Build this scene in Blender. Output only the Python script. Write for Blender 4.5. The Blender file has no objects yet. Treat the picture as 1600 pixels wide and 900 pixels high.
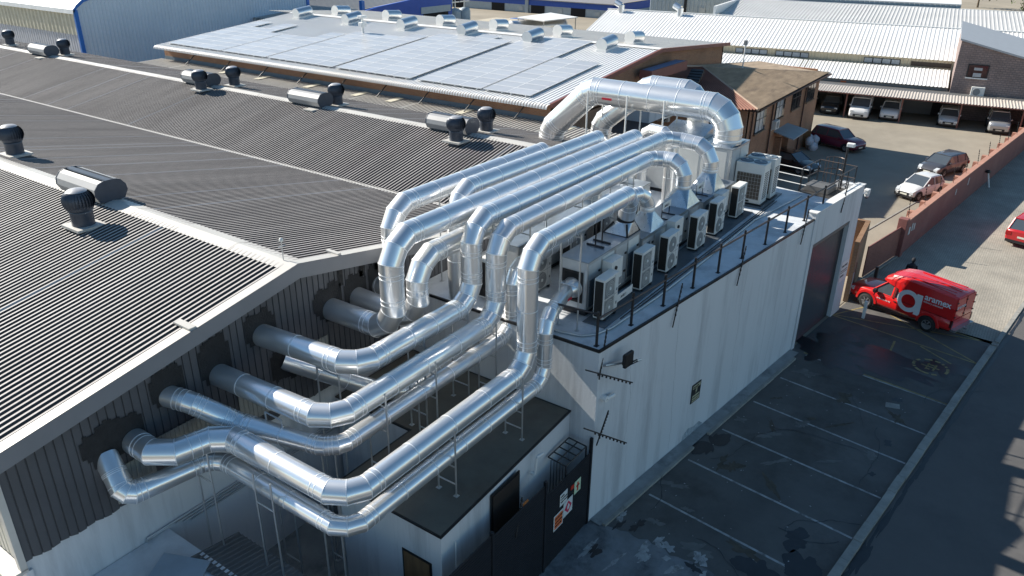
import bpy, bmesh, math, random
from mathutils import Vector, Matrix
random.seed(7)
sc = bpy.context.scene
COL = sc.collection
R = math.radians

# ------------------------------------------------------------------ camera
# world axes: X runs along the gable wall and the duct runs, Y is away to the left, Z up (metres)
cam_d = bpy.data.cameras.new('camera')
cam = bpy.data.objects.new('camera', cam_d); COL.objects.link(cam)
yaw, pitch, roll = 0.607053, 0.43637, 0.010693
fw = Vector((math.cos(yaw)*math.cos(pitch), math.sin(yaw)*math.cos(pitch), -math.sin(pitch)))
rt = Vector((math.sin(yaw), -math.cos(yaw), 0)); up = rt.cross(fw)
r2 = math.cos(roll)*rt + math.sin(roll)*up; u2 = -math.sin(roll)*rt + math.cos(roll)*up
M = Matrix((r2, u2, -fw)).transposed().to_4x4(); M.translation = Vector((0, 0, 16.85))
cam.matrix_world = M
cam_d.sensor_width = 36; cam_d.lens = 1211.2/1600*36
cam_d.clip_start = 0.1; cam_d.clip_end = 3000
sc.camera = cam

# ------------------------------------------------------------------ world, sun, exposure
SUN = Vector((-0.080, 0.826, 0.558)).normalized()
w = bpy.data.worlds.new('World'); sc.world = w; w.use_nodes = True
nt = w.node_tree; bg = nt.nodes['Background']
sky = nt.nodes.new('ShaderNodeTexSky'); sky.sky_type = 'NISHITA'; sky.sun_disc = False
sky.sun_elevation = math.asin(SUN.z); sky.sun_rotation = math.atan2(SUN.x, SUN.y)
sky.air_density = 1.0; sky.dust_density = 0.7; sky.ozone_density = 0.7; sky.altitude = 1300
hs = nt.nodes.new('ShaderNodeHueSaturation'); hs.inputs['Saturation'].default_value = 1.16; hs.inputs['Hue'].default_value = 0.49; nt.links.new(sky.outputs[0], hs.inputs['Color']); nt.links.new(hs.outputs[0], bg.inputs[0]); bg.inputs[1].default_value = 0.082
sd = bpy.data.lights.new('sun', 'SUN'); sd.energy = 5.0; sd.angle = R(0.53); sd.color = (1.0, 0.94, 0.84)
so = bpy.data.objects.new('sun', sd); COL.objects.link(so)
so.rotation_euler = SUN.to_track_quat('Z', 'Y').to_euler(); so.location = (0, 0, 60)
sc.view_settings.view_transform = 'Standard'; sc.view_settings.look = 'None'
sc.view_settings.exposure = 0.74; sc.view_settings.gamma = 1.0
sc.render.engine = 'CYCLES'

# ------------------------------------------------------------------ materials
MATS = {}
def mat(name, col, rough=0.6, metal=0.0, var=0.12, scale=1.5, bump=0.0, bscale=20, stain=None, sscale=0.35, samt=0.5, spec=0.5, rvar=0.0, stretch=None, emit=None, objvar=0.0, coat=0.0):
    if name in MATS: return MATS[name]
    m = bpy.data.materials.new(name); m.use_nodes = True
    t = m.node_tree; N = t.nodes; L = t.links; b = N['Principled BSDF']
    b.inputs['Roughness'].default_value = rough; b.inputs['Metallic'].default_value = metal
    b.inputs['Specular IOR Level'].default_value = spec
    if coat: b.inputs['Coat Weight'].default_value = coat; b.inputs['Coat Roughness'].default_value = 0.06
    tc = N.new('ShaderNodeTexCoord'); mp = N.new('ShaderNodeMapping'); L.new(tc.outputs['Object'], mp.inputs[0])
    if stretch: mp.inputs['Scale'].default_value = stretch
    nz = N.new('ShaderNodeTexNoise'); nz.inputs['Scale'].default_value = scale; nz.inputs['Detail'].default_value = 6
    nz.inputs['Roughness'].default_value = 0.62
    L.new(mp.outputs[0], nz.inputs['Vector'])
    rp = N.new('ShaderNodeMapRange'); rp.inputs[1].default_value = 0.28; rp.inputs[2].default_value = 0.72
    rp.inputs[3].default_value = 1-var; rp.inputs[4].default_value = 1+var
    L.new(nz.outputs[0], rp.inputs[0])
    mul = N.new('ShaderNodeVectorMath'); mul.operation = 'SCALE'; mul.inputs[0].default_value = col[:3]
    fac = rp.outputs[0]
    if objvar:
        oi = N.new('ShaderNodeObjectInfo'); r3 = N.new('ShaderNodeMapRange'); r3.inputs[3].default_value = 1-objvar; r3.inputs[4].default_value = 1+objvar
        L.new(oi.outputs['Random'], r3.inputs[0]); mm = N.new('ShaderNodeMath'); mm.operation = 'MULTIPLY'
        L.new(fac, mm.inputs[0]); L.new(r3.outputs[0], mm.inputs[1]); fac = mm.outputs[0]
    L.new(fac, mul.inputs['Scale'])
    out = mul.outputs[0]
    if stain:
        n2 = N.new('ShaderNodeTexNoise'); n2.inputs['Scale'].default_value = sscale; n2.inputs['Detail'].default_value = 9
        n2.inputs['Roughness'].default_value = 0.7
        L.new(mp.outputs[0], n2.inputs['Vector'])
        r2_ = N.new('ShaderNodeMapRange'); r2_.inputs[1].default_value = 0.5; r2_.inputs[2].default_value = 0.66; r2_.inputs[4].default_value = samt
        L.new(n2.outputs[0], r2_.inputs[0])
        mx = N.new('ShaderNodeMix'); mx.data_type = 'RGBA'; L.new(r2_.outputs[0], mx.inputs[0])
        L.new(out, mx.inputs[6]); mx.inputs[7].default_value = (*stain, 1); out = mx.outputs[2]
    L.new(out, b.inputs['Base Color'])
    if rvar:
        n3 = N.new('ShaderNodeTexNoise'); n3.inputs['Scale'].default_value = scale*2.3; L.new(mp.outputs[0], n3.inputs['Vector'])
        r4 = N.new('ShaderNodeMapRange'); r4.inputs[1].default_value = 0.3; r4.inputs[2].default_value = 0.7
        r4.inputs[3].default_value = max(0.02, rough-rvar); r4.inputs[4].default_value = rough+rvar
        L.new(n3.outputs[0], r4.inputs[0]); L.new(r4.outputs[0], b.inputs['Roughness'])
    if bump:
        n4 = N.new('ShaderNodeTexNoise'); n4.inputs['Scale'].default_value = bscale; n4.inputs['Detail'].default_value = 5
        L.new(tc.outputs['Object'], n4.inputs['Vector'])
        bp = N.new('ShaderNodeBump'); bp.inputs['Strength'].default_value = bump; bp.inputs['Distance'].default_value = 0.03
        L.new(n4.outputs[0], bp.inputs['Height']); L.new(bp.outputs[0], b.inputs['Normal'])
    if emit:
        b.inputs['Emission Color'].default_value = (*emit[:3], 1); b.inputs['Emission Strength'].default_value = emit[3]
    MATS[name] = m
    return m

def brick_mat(name, c1, c2, mortar, bw=0.22, bh=0.075, axis='X', msize=0.012, rough=0.85, bump=0.4):
    if name in MATS: return MATS[name]
    m = bpy.data.materials.new(name); m.use_nodes = True
    t = m.node_tree; N = t.nodes; L = t.links; b = N['Principled BSDF']; b.inputs['Roughness'].default_value = rough
    tc = N.new('ShaderNodeTexCoord'); sp = N.new('ShaderNodeSeparateXYZ'); cb = N.new('ShaderNodeCombineXYZ')
    L.new(tc.outputs['Object'], sp.inputs[0])
    if axis == 'XY':   # ground
        L.new(sp.outputs[0], cb.inputs[0]); L.new(sp.outputs[1], cb.inputs[1])
    elif axis == 'SUM':
        ad = N.new('ShaderNodeMath'); ad.operation = 'ADD'; L.new(sp.outputs[0], ad.inputs[0]); L.new(sp.outputs[1], ad.inputs[1])
        L.new(ad.outputs[0], cb.inputs[0]); L.new(sp.outputs[2], cb.inputs[1])
    br = N.new('ShaderNodeTexBrick'); L.new(cb.outputs[0], br.inputs['Vector'])
    br.inputs['Scale'].default_value = 1.0; br.inputs['Brick Width'].default_value = bw; br.inputs['Row Height'].default_value = bh
    br.inputs['Mortar Size'].default_value = msize
    br.inputs['Color1'].default_value = (*c1, 1); br.inputs['Color2'].default_value = (*c2, 1); br.inputs['Mortar'].default_value = (*mortar, 1)
    nz = N.new('ShaderNodeTexNoise'); nz.inputs['Scale'].default_value = 0.5; nz.inputs['Detail'].default_value = 7; L.new(tc.outputs['Object'], nz.inputs['Vector'])
    mr = N.new('ShaderNodeMapRange'); mr.inputs[1].default_value = .3; mr.inputs[2].default_value = .7; mr.inputs[3].default_value = .8; mr.inputs[4].default_value = 1.18
    L.new(nz.outputs[0], mr.inputs[0]); mul = N.new('ShaderNodeVectorMath'); mul.operation = 'SCALE'
    L.new(br.outputs[0], mul.inputs[0]); L.new(mr.outputs[0], mul.inputs['Scale']); L.new(mul.outputs[0], b.inputs['Base Color'])
    if bump:
        bp = N.new('ShaderNodeBump'); bp.inputs['Strength'].default_value = bump; bp.inputs['Distance'].default_value = 0.01; bp.invert = True
        L.new(br.outputs['Fac'], bp.inputs['Height']); L.new(bp.outputs[0], b.inputs['Normal'])
    MATS[name] = m; return m

duct_m = mat('galvanised_sheet', (0.86, 0.88, 0.90), 0.17, 1.0, var=0.04, scale=1.2, rvar=0.03, objvar=0.03)
def two_lobe(m, col, rough2, fac, metal=0.75):
    t = m.node_tree; N = t.nodes; L = t.links; b = N['Principled BSDF']; o = N['Material Output']
    b2 = N.new('ShaderNodeBsdfPrincipled'); b2.inputs['Base Color'].default_value = (*col, 1); b2.inputs['Metallic'].default_value = metal
    b2.inputs['Roughness'].default_value = rough2; mx = N.new('ShaderNodeMixShader'); mx.inputs[0].default_value = fac
    L.new(b.outputs[0], mx.inputs[1]); L.new(b2.outputs[0], mx.inputs[2]); L.new(mx.outputs[0], o.inputs[0])
two_lobe(duct_m, (0.93, 0.93, 0.92), 0.42, 0.44, 0.55)
seam_m = mat('duct_seam_metal', (0.88, 0.89, 0.90), 0.5, 0.7, var=0.02)
galv_flat = mat('galvanised_panel', (0.62, 0.65, 0.67), 0.34, 1.0, var=0.12, scale=5, rvar=0.08)
steel_m = mat('galvanised_steel_tube', (0.55, 0.57, 0.58), 0.42, 0.85, var=0.1)
zinc_white = mat('painted_support', (0.72, 0.72, 0.70), 0.5, 0.1)
black_m = mat('black_rubber', (0.012, 0.012, 0.013), 0.5, var=0.2)
black_steel = mat('black_painted_steel', (0.022, 0.023, 0.027), 0.45, 0.2, var=0.2)
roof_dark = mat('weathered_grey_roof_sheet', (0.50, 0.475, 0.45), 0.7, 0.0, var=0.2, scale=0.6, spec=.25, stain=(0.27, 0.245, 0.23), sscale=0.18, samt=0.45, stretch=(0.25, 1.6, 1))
roof_rib_shade = mat('painted_roof_rib_shade', (0.062, 0.058, 0.056), 0.85, 0.0, var=0.25, scale=0.5, stretch=(0.25, 1.6, 1))  # dark colour stands in for the shade between roof ribs
ridge_m = mat('ridge_flashing', (0.56, 0.54, 0.50), 0.5, 0.1, var=0.06, stain=(0.5, 0.46, 0.4), samt=0.3)
clad_dark = mat('dark_grey_cladding', (0.088, 0.09, 0.098), 0.55, 0.1, var=0.14, scale=0.8)
patch_m = mat('black_brushed_sealant', (0.013, 0.013, 0.014), 0.7, var=0.5, scale=6, bump=0.5)
plaster = mat('off_white_painted_plaster', (0.62, 0.64, 0.66), 0.8, var=0.05, scale=0.6, bump=0.12, bscale=14, stain=(0.36, 0.37, 0.385), sscale=1.1, samt=0.6, stretch=(1.0, 1.0, 0.1))
plaster2 = mat('cream_plaster', (0.58, 0.57, 0.53), 0.8, var=0.08, bump=0.12, stain=(0.4, 0.39, 0.36), stretch=(1, 1, .3))
deck_m = mat('roof_membrane_grey', (0.62, 0.645, 0.67), 0.6, var=0.15, scale=1.2, stain=(0.24, 0.25, 0.27), sscale=0.5, samt=0.6, bump=0.1)
low_roof_m = mat('dark_bitumen_roof', (0.13, 0.122, 0.10), 0.8, var=0.22, scale=0.9, stain=(0.11, 0.075, 0.05), sscale=0.35, samt=0.6, bump=0.15)
trim_black = mat('black_roof_trim', (0.01, 0.01, 0.011), 0.4)
ac_white = mat('air_conditioner_white_enamel', (0.70, 0.70, 0.67), 0.42, var=0.04, objvar=0.03)
ac_panel = mat('brushed_panel_grey', (0.60, 0.62, 0.63), 0.38, 0.35, var=0.06, scale=3)
coil_m = mat('condenser_coil_fins', (0.02, 0.018, 0.016), 0.7, var=0.3, scale=30)
coil_b = mat('brown_condenser_coil', (0.11, 0.085, 0.065), 0.7, var=0.3, scale=20)
grille_m = mat('fan_grille_grey', (0.24, 0.25, 0.25), 0.55, var=0.1)
grille_d = mat('fan_guard_blue_grey', (0.12, 0.16, 0.20), 0.5, var=0.1)
asphalt = mat('parking_asphalt', (0.105, 0.101, 0.096), 0.85, var=0.25, scale=0.5, bump=0.3, bscale=60, stain=(0.060, 0.055, 0.050), sscale=0.35, samt=0.75)
road_m = mat('road_asphalt', (0.105, 0.10, 0.097), 0.82, var=0.14, scale=0.35, bump=0.3, bscale=60, stain=(0.055, 0.055, 0.058), sscale=0.12, samt=0.6)
wet_m = mat('wet_patch', (0.016, 0.017, 0.02), 0.35, var=0.4, scale=2)
ground_m = mat('sandy_ground', (0.30, 0.26, 0.20), 0.9, var=0.2, scale=0.1)
yard_m = mat('worn_tan_yard_paving', (0.30, 0.265, 0.21), 0.85, var=0.12, scale=0.35, bump=0.2, bscale=30, stain=(0.22, 0.195, 0.155), sscale=0.12, samt=0.6)
conc_m = mat('pale_concrete', (0.30, 0.30, 0.29), 0.85, var=0.2, scale=1.2, bump=0.2, stain=(0.12, 0.12, 0.12), sscale=0.9, samt=0.7)
kerb_m = mat('kerb_concrete', (0.30, 0.29, 0.26), 0.85, var=0.2, scale=1.5, bump=0.2, stain=(0.16, 0.15, 0.14), sscale=1.2)
paint_w = mat('worn_white_road_paint', (0.36, 0.355, 0.345), 0.7, var=0.3, scale=4, stain=(0.10, 0.10, 0.095), sscale=2.2, samt=0.95)
paint_y = mat('worn_yellow_road_paint', (0.30, 0.235, 0.10), 0.7, var=0.2, scale=2, stain=(0.08, 0.07, 0.05), sscale=1.4, samt=0.8)
paver_m = brick_mat('clay_and_cement_pavers', (0.36, 0.325, 0.27), (0.31, 0.285, 0.24), (0.2, 0.185, 0.16), 0.22, 0.11, 'XY', 0.008, bump=0.25)
brick_m = brick_mat('orange_face_brick', (0.40, 0.19, 0.095), (0.32, 0.14, 0.07), (0.30, 0.22, 0.16), axis='SUM')
brick_b = brick_mat('brown_face_brick', (0.30, 0.17, 0.09), (0.24, 0.13, 0.07), (0.26, 0.2, 0.15), axis='SUM')
block_m = brick_mat('pink_grey_block', (0.31, 0.235, 0.215), (0.255, 0.195, 0.18), (0.20, 0.16, 0.15), 0.4, 0.2, 'SUM', 0.03, bump=0.9)
wall_red = mat('maroon_painted_wall', (0.22, 0.085, 0.075), 0.7, var=0.1, scale=0.7, bump=0.15, stain=(0.30, 0.15, 0.13), sscale=0.4, samt=0.5)
gate_red = mat('maroon_gate_sheet', (0.25, 0.11, 0.09), 0.55, 0.1)
white_roof = mat('white_roof_sheet', (0.78, 0.775, 0.76), 0.55, 0.1, var=0.05, scale=0.4, stain=(0.66, 0.63, 0.59), sscale=0.1, samt=0.5)
cream_roof = mat('cream_roof_sheet', (0.74, 0.70, 0.64), 0.6, var=0.05, scale=0.3)
tan_roof = mat('weathered_tan_tile_sheet', (0.36, 0.27, 0.185), 0.85, var=0.25, scale=1.6, stain=(0.20, 0.15, 0.11), sscale=1.1, samt=0.75, stretch=(0.35, 1.5, 1))
rust_roof = mat('rusty_red_roof_sheet', (0.28, 0.135, 0.10), 0.8, var=0.2, scale=1)
solar_m = mat('solar_panel_glass', (0.44, 0.45, 0.47), 0.3, 0.0, var=0.07, spec=.6, coat=0.2, objvar=0.08)  # pale base colour stands in for haze reflected in the glass
solar_f = mat('solar_panel_frame', (0.68, 0.69, 0.70), 0.5, 0.1)
hang_m = mat('pale_blue_grey_cladding', (0.60, 0.68, 0.78), 0.5, 0.1, var=0.06, scale=0.3)
blue_trim = mat('bright_blue_trim', (0.015, 0.16, 0.55), 0.4)
blue_m = mat('cobalt_blue_cladding', (0.02, 0.085, 0.42), 0.5, var=0.06)
trans_m = mat('yellowed_translucent_sheet', (0.62, 0.58, 0.46), 0.6, var=0.15, scale=2)
grey_clad = mat('grey_blue_cladding', (0.36, 0.42, 0.46), 0.55, 0.1, var=0.1)
beige_m = mat('beige_cladding', (0.60, 0.53, 0.38), 0.6, var=0.05)
glass_d = mat('dark_window_glass', (0.02, 0.024, 0.028), 0.08, spec=0.8, var=0.1)
glass_l = mat('pale_window_glass', (0.42, 0.46, 0.48), 0.2, var=0.15, scale=3)
dark_in = mat('dark_interior', (0.012, 0.012, 0.013), 0.9)
wood_m = mat('brown_timber', (0.20, 0.11, 0.05), 0.6, var=0.25, stretch=(1, 1, .2), scale=6)
chrome = mat('stainless_cowl', (0.76, 0.78, 0.80), 0.36, 1.0, var=0.04, objvar=0.04)
white_p = mat('white_paint', (0.74, 0.74, 0.72), 0.5, var=0.05)
vent_m = mat('dark_blue_grey_vent_paint', (0.06, 0.072, 0.095), 0.42, 0.25, var=0.15, scale=4)
leaf_m = mat('foliage_green', (0.07, 0.10, 0.03), 0.7, var=0.5, scale=1.2)
bark_m = mat('tree_bark', (0.12, 0.09, 0.06), 0.9)
orange_p = mat('orange_plastic', (0.75, 0.20, 0.03), 0.5)
sheet_dark = mat('dark_grey_shed_sheet', (0.13, 0.13, 0.13), 0.6, 0.1, var=0.15)

# ------------------------------------------------------------------ helpers
class MB:
    def __init__(s): s.v = []; s.f = []; s.sm = []; s.mi = []
    def add(s, vs, fs, smooth=False, mi=0):
        o = len(s.v); s.v += [tuple(v) for v in vs]
        for f in fs: s.f.append(tuple(i+o for i in f)); s.sm.append(smooth); s.mi.append(mi)
        return s
    def quad(s, a, b, c, d, mi=0): return s.add([a, b, c, d], [(0, 1, 2, 3)], mi=mi)
    def poly(s, pts, mi=0): return s.add(pts, [tuple(range(len(pts)))], mi=mi)
    def box(s, x0, x1, y0, y1, z0, z1, mi=0):
        v = [(x, y, z) for z in (z0, z1) for y in (y0, y1) for x in (x0, x1)]
        return s.add(v, [(0, 2, 3, 1), (4, 5, 7, 6), (0, 1, 5, 4), (2, 6, 7, 3), (0, 4, 6, 2), (1, 3, 7, 5)], mi=mi)
    def bevbox(s, x0, x1, y0, y1, z0, z1, b=0.02, mi=0):
        bm = bmesh.new(); bmesh.ops.create_cube(bm, size=1)
        for v in bm.verts:
            v.co = Vector(((x0+x1)/2+v.co.x*(x1-x0), (y0+y1)/2+v.co.y*(y1-y0), (z0+z1)/2+v.co.z*(z1-z0)))
        bmesh.ops.bevel(bm, geom=bm.edges[:], offset=b, segments=2, affect='EDGES', profile=0.6)
        bm.verts.index_update(); s.add([v.co[:] for v in bm.verts], [tuple(v.index for v in f.verts) for f in bm.faces], mi=mi); bm.free(); return s
    def prism(s, pts, z0, z1, mi=0):   # horizontal polygon extruded
        n = len(pts); v = [(p[0], p[1], z0) for p in pts]+[(p[0], p[1], z1) for p in pts]
        f = [tuple(range(n))[::-1], tuple(range(n, 2*n))]+[(i, (i+1) % n, n+(i+1) % n, n+i) for i in range(n)]
        return s.add(v, f, mi=mi)
    def extr(s, pts, d, mi=0):  # 3d polygon extruded by vector
        n = len(pts); d = Vector(d); v = [tuple(Vector(p)) for p in pts]+[tuple(Vector(p)+d) for p in pts]
        f = [tuple(range(n))[::-1], tuple(range(n, 2*n))]+[(i, (i+1) % n, n+(i+1) % n, n+i) for i in range(n)]
        return s.add(v, f, mi=mi)
    def tube(s, p, q, r, n=10, cap=True, r1=None, mi=0):
        p = Vector(p); q = Vector(q); d = (q-p); L_ = d.length
        if L_ < 1e-6: return s
        d /= L_; a = Vector((0, 0, 1)) if abs(d.z) < .9 else Vector((1, 0, 0)); u = d.cross(a).normalized(); w_ = d.cross(u)
        r1 = r if r1 is None else r1
        v = [tuple(p+u*math.cos(t)*r+w_*math.sin(t)*r) for t in [2*math.pi*i/n for i in range(n)]]
        v += [tuple(q+u*math.cos(t)*r1+w_*math.sin(t)*r1) for t in [2*math.pi*i/n for i in range(n)]]
        s.add(v, [(i, n+i, n+(i+1) % n, (i+1) % n) for i in range(n)], smooth=n > 6, mi=mi)
        if cap: s.add(v, [tuple(range(n)), tuple(range(2*n-1, n-1, -1))], mi=mi)
        return s
    def lathe(s, c, prof, n=24, mi=0, cap=True):
        c = Vector(c); v = []
        for (r, z) in prof:
            v += [(c.x+r*math.cos(2*math.pi*i/n), c.y+r*math.sin(2*math.pi*i/n), c.z+z) for i in range(n)]
        f = []
        for k in range(len(prof)-1):
            f += [(k*n+i, k*n+(i+1) % n, (k+1)*n+(i+1) % n, (k+1)*n+i) for i in range(n)]
        s.add(v, f, smooth=True, mi=mi)
        if cap: s.add(v[-n:], [tuple(range(n))], mi=mi)
        return s
    def build(s, name, m, parent=None, loc=None, rz=None):
        me = bpy.data.meshes.new(name); me.from_pydata(s.v, [], s.f); me.update()
        for i, p in enumerate(me.polygons): p.use_smooth = s.sm[i]; p.material_index = s.mi[i]
        for mm in (m if isinstance(m, (list, tuple)) else [m]): me.materials.append(mm)
        o = bpy.data.objects.new(name, me); COL.objects.link(o)
        if parent is not None: o.parent = parent
        if loc is not None: o.location = loc
        if rz is not None: o.rotation_euler = (0, 0, rz)
        return o
def tag(o, label=None, cat=None, group=None, kind=None):
    if label: o['label'] = label
    if cat: o['category'] = cat
    if group: o['group'] = group
    if kind: o['kind'] = kind
    return o
def thing(name, label, cat, loc=(0, 0, 0), rz=0, group=None):
    o = bpy.data.objects.new(name, None); COL.objects.link(o); o.location = loc; o.rotation_euler = (0, 0, rz)
    o.empty_display_size = 0.2
    return tag(o, label, cat, group)
def kids(o): return [c for c in bpy.data.objects if c.parent == o]
def copy_tree(o, parent=None):
    ch = kids(o); c = o.copy(); COL.objects.link(c); c.parent = parent
    for k in ch: copy_tree(k, c)
    return c
TH = 0.121335
CT, ST = math.cos(TH), math.sin(TH)
def P(s, t, z=0.0): return (s*CT+t*ST, -s*ST+t*CT, z)      # street frame -> world
def pp(lst, z): return [P(a, b, z) for a, b in lst]
def corr(mb, o, rib, run, length, width, pitch=0.19, h=0.035, prof=None, mi=0):
    """ribbed sheet: origin o, rib direction `rib`, ribs repeat along `run`"""
    o = Vector(o); rib = Vector(rib).normalized(); run = Vector(run).normalized(); n = rib.cross(run)
    if n.z < 0 or (abs(n.z) < 1e-6 and False): n = -n
    prof = prof or [(0, 0), (0.52, 0), (0.64, 1), (0.88, 1)]
    k = max(1, int(round(width/pitch))); pitch = width/k; pts = []
    for i in range(k):
        for (a, b) in prof: pts.append((i*pitch+a*pitch, b*h))
    pts.append((width, 0))
    v = [tuple(o+run*a+n*b) for a, b in pts]+[tuple(o+run*a+n*b+rib*length) for a, b in pts]; m = len(pts)
    mb.add(v, [(i, i+1, m+i+1, m+i) for i in range(m-1)], mi=mi)
    return mb
def corr_v(mb, p0, p1, z0, z1, pitch=0.19, h=0.03, nrm=None, mi=0, prof=None):
    """vertical cladding from p0 to p1 (xy), z0/z1 may be functions of distance"""
    a = Vector((p0[0], p0[1], 0)); b = Vector((p1[0], p1[1], 0)); d = (b-a); L_ = d.length; d /= L_
    n = Vector(nrm) if nrm else Vector((d.y, -d.x, 0))
    prof = prof or [(0, 0), (0.1, 1), (0.75, 1), (0.85, 0)]
    k = max(1, int(round(L_/pitch))); pt = L_/k; pts = []
    for i in range(k):
        for (u, w_) in prof: pts.append((i*pt+u*pt, w_*h))
    pts.append((L_, 0)); f0 = z0 if callable(z0) else (lambda x: z0); f1 = z1 if callable(z1) else (lambda x: z1)
    v = []
    for (u, w_) in pts: q = a+d*u+n*w_; v.append((q.x, q.y, f0(u)))
    for (u, w_) in pts: q = a+d*u+n*w_; v.append((q.x, q.y, f1(u)))
    m = len(pts); mb.add(v, [(i, i+1, m+i+1, m+i) for i in range(m-1)], mi=mi); return mb

def wall_text(s, size, m, parent, loc, rot, name='lettering', extrude=0.004, align='LEFT', sx=1.0, offset=0.0):
    c = bpy.data.curves.new(name, 'FONT'); c.body = s; c.size = size; c.extrude = extrude; c.align_x = align; c.offset = offset
    o = bpy.data.objects.new(name, c); COL.objects.link(o)
    dg = bpy.context.evaluated_depsgraph_get(); me = bpy.data.meshes.new_from_object(o.evaluated_get(dg))
    bpy.data.objects.remove(o); me.materials.clear(); me.materials.append(m)
    o = bpy.data.objects.new(name, me); COL.objects.link(o); o.parent = parent; o.location = loc; o.rotation_euler = rot; o.scale = (sx, 1, 1)
    return o

# ------------------------------------------------------------------ ducts
def ring(c, e, w_, re, rw, n): return [tuple(c+e*math.cos(2*math.pi*i/n)*re+w_*math.sin(2*math.pi*i/n)*rw) for i in range(n)]
def duct(label, r, pts, group='silver air ducts from the gable wall to the roof plant', seam=1.18, gores=3, Rf=1.35, name='air_duct', n=36, col='seam', r0=None, kswitch=0):
    t = thing(name, label, 'air duct', pts[0], 0, group)
    pts = [Vector(p)-Vector(pts[0]) for p in pts]
    starts = [Vector(p) for p in pts]
    segs = []; prev = pts[0]; rbase = r
    rads = []
    for i in range(1, len(pts)-1):
        d0 = (pts[i]-pts[i-1]).normalized(); d1 = (pts[i+1]-pts[i]).normalized()
        r = r0 if (r0 and i <= kswitch) else rbase
        th = d0.angle(d1); Rr = r*2*Rf; T = Rr*math.tan(th/2)
        mx = 0.48*min((pts[i]-pts[i-1]).length if i > 1 else (pts[i]-pts[i-1]).length*2, (pts[i+1]-pts[i]).length if i < len(pts)-2 else (pts[i+1]-pts[i]).length*2)
        if T > mx: T = mx; Rr = T/math.tan(th/2)
        a = pts[i]-d0*T; b = pts[i]+d1*T
        segs.append((prev, a)); prev = b
        # elbow
        g = max(2, int(round(gores*th/(math.pi/2)))) if th > 0.4 else 1
        wv = d0.cross(d1).normalized(); C = a + wv.cross(d0)*Rr   # centre of bend
        mb = MB(); sm = MB()
        rings = []
        rad0 = (a-C).normalized()
        def radial(ang): return Matrix.Rotation(ang, 3, wv) @ rad0
        dl = th/g/2
        rings.append(ring(a, rad0, wv, r, r, n)); cs = [(a, rad0, 1.0)]
        for k in range(g):
            ang = th*(k+0.5)/g; e = radial(ang); c = C+e*(Rr/math.cos(dl)) if g > 1 else C+e*(Rr/math.cos(th/2))
            k_ = 1/math.cos(dl if g > 1 else th/2)
            rings.append(ring(c, e, wv, r*k_, r, n)); cs.append((c, e, k_))
        e = radial(th); rings.append(ring(b, e, wv, r, r, n)); cs.append((b, e, 1.0))
        for k in range(len(rings)-1):
            mb.add(rings[k]+rings[k+1], [(j, (j+1) % n, n+(j+1) % n, n+j) for j in range(n)], smooth=True)
        for (c, e, k_) in cs:      # raised seams
            tdir = wv.cross(e).normalized()
            hw = 0.010; rr = 1.018
            A = ring(c-tdir*hw, e, wv, r*k_*rr, r*rr, n); B = ring(c+tdir*hw, e, wv, r*k_*rr, r*rr, n)
            A0 = ring(c-tdir*hw, e, wv, r*k_*.99, r*.99, n); B0 = ring(c+tdir*hw, e, wv, r*k_*.99, r*.99, n)
            sm.add(A0+A+B+B0, [(q*n+j, q*n+(j+1) % n, (q+1)*n+(j+1) % n, (q+1)*n+j) for q in range(3) for j in range(n)], smooth=False)
        mb.add(sm.v, sm.f, mi=1); mb.build('elbow', [duct_m, seam_m], t)
    segs.append((prev, pts[-1]))
    for si, (a, b) in enumerate(segs):
        L_ = (b-a).length
        if L_ < 0.02: continue
        d = (b-a)/L_; ax = Vector((0, 0, 1)) if abs(d.z) < .9 else Vector((1, 0, 0)); e = d.cross(ax).normalized(); wv = d.cross(e)
        ra = r0 if (r0 and si <= kswitch) else rbase; rb = r0 if (r0 and si < kswitch) else rbase
        rat = lambda c: ra+(rb-ra)*min(1, max(0, (c/L_-.05)/.3))
        k = max(1, int(round(L_/seam)))
        mb = MB(); sm = MB()
        cuts = [0.0]+[min(L_-.01, max(.01, L_*(j/k)+random.uniform(-.08, .08)*(k > 1))) for j in range(1, k)]+[L_]
        for j in range(k):
            A = ring(a+d*cuts[j], e, wv, rat(cuts[j]), rat(cuts[j]), n); B = ring(a+d*cuts[j+1], e, wv, rat(cuts[j+1]), rat(cuts[j+1]), n)
            mb.add(A+B, [(q, (q+1) % n, n+(q+1) % n, n+q) for q in range(n)], smooth=True)
        bands = [c for c in cuts[1:-1]]
        if si > 0 and L_ > .5: bands.append(0.13)
        if si < len(segs)-1 and L_ > .5: bands.append(L_-0.13)
        if L_ > 0.4:
            for c in bands:
                hw = 0.013; rr = 1.022
                p0 = a+d*(c-hw); p1 = a+d*(c+hw); r = rat(c)
                rg = ring(p0, e, wv, r*.99, r*.99, n)+ring(p0, e, wv, r*rr, r*rr, n)+ring(p1, e, wv, r*rr, r*rr, n)+ring(p1, e, wv, r*.99, r*.99, n)
                sm.add(rg, [(q*n+j, q*n+(j+1) % n, (q+1)*n+(j+1) % n, (q+1)*n+j) for q in range(3) for j in range(n)])
        if sm.v: mb.add(sm.v, sm.f, mi=1)
        mb.build('duct_section', [duct_m, seam_m], t)
    # end disc caps
    for a, b, ed in ((pts[0], pts[1], 0), (pts[-1], pts[-2], 1)):
        mb = MB(); d = (b-a).normalized(); ax = Vector((0, 0, 1)) if abs(d.z) < .9 else Vector((1, 0, 0)); e = d.cross(ax).normalized(); wv = d.cross(e)
        mb.poly(ring(a+d*.02, e, wv, r*.97, r*.97, n)); mb.build('end_plate', galv_flat, t)
    return t

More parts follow.
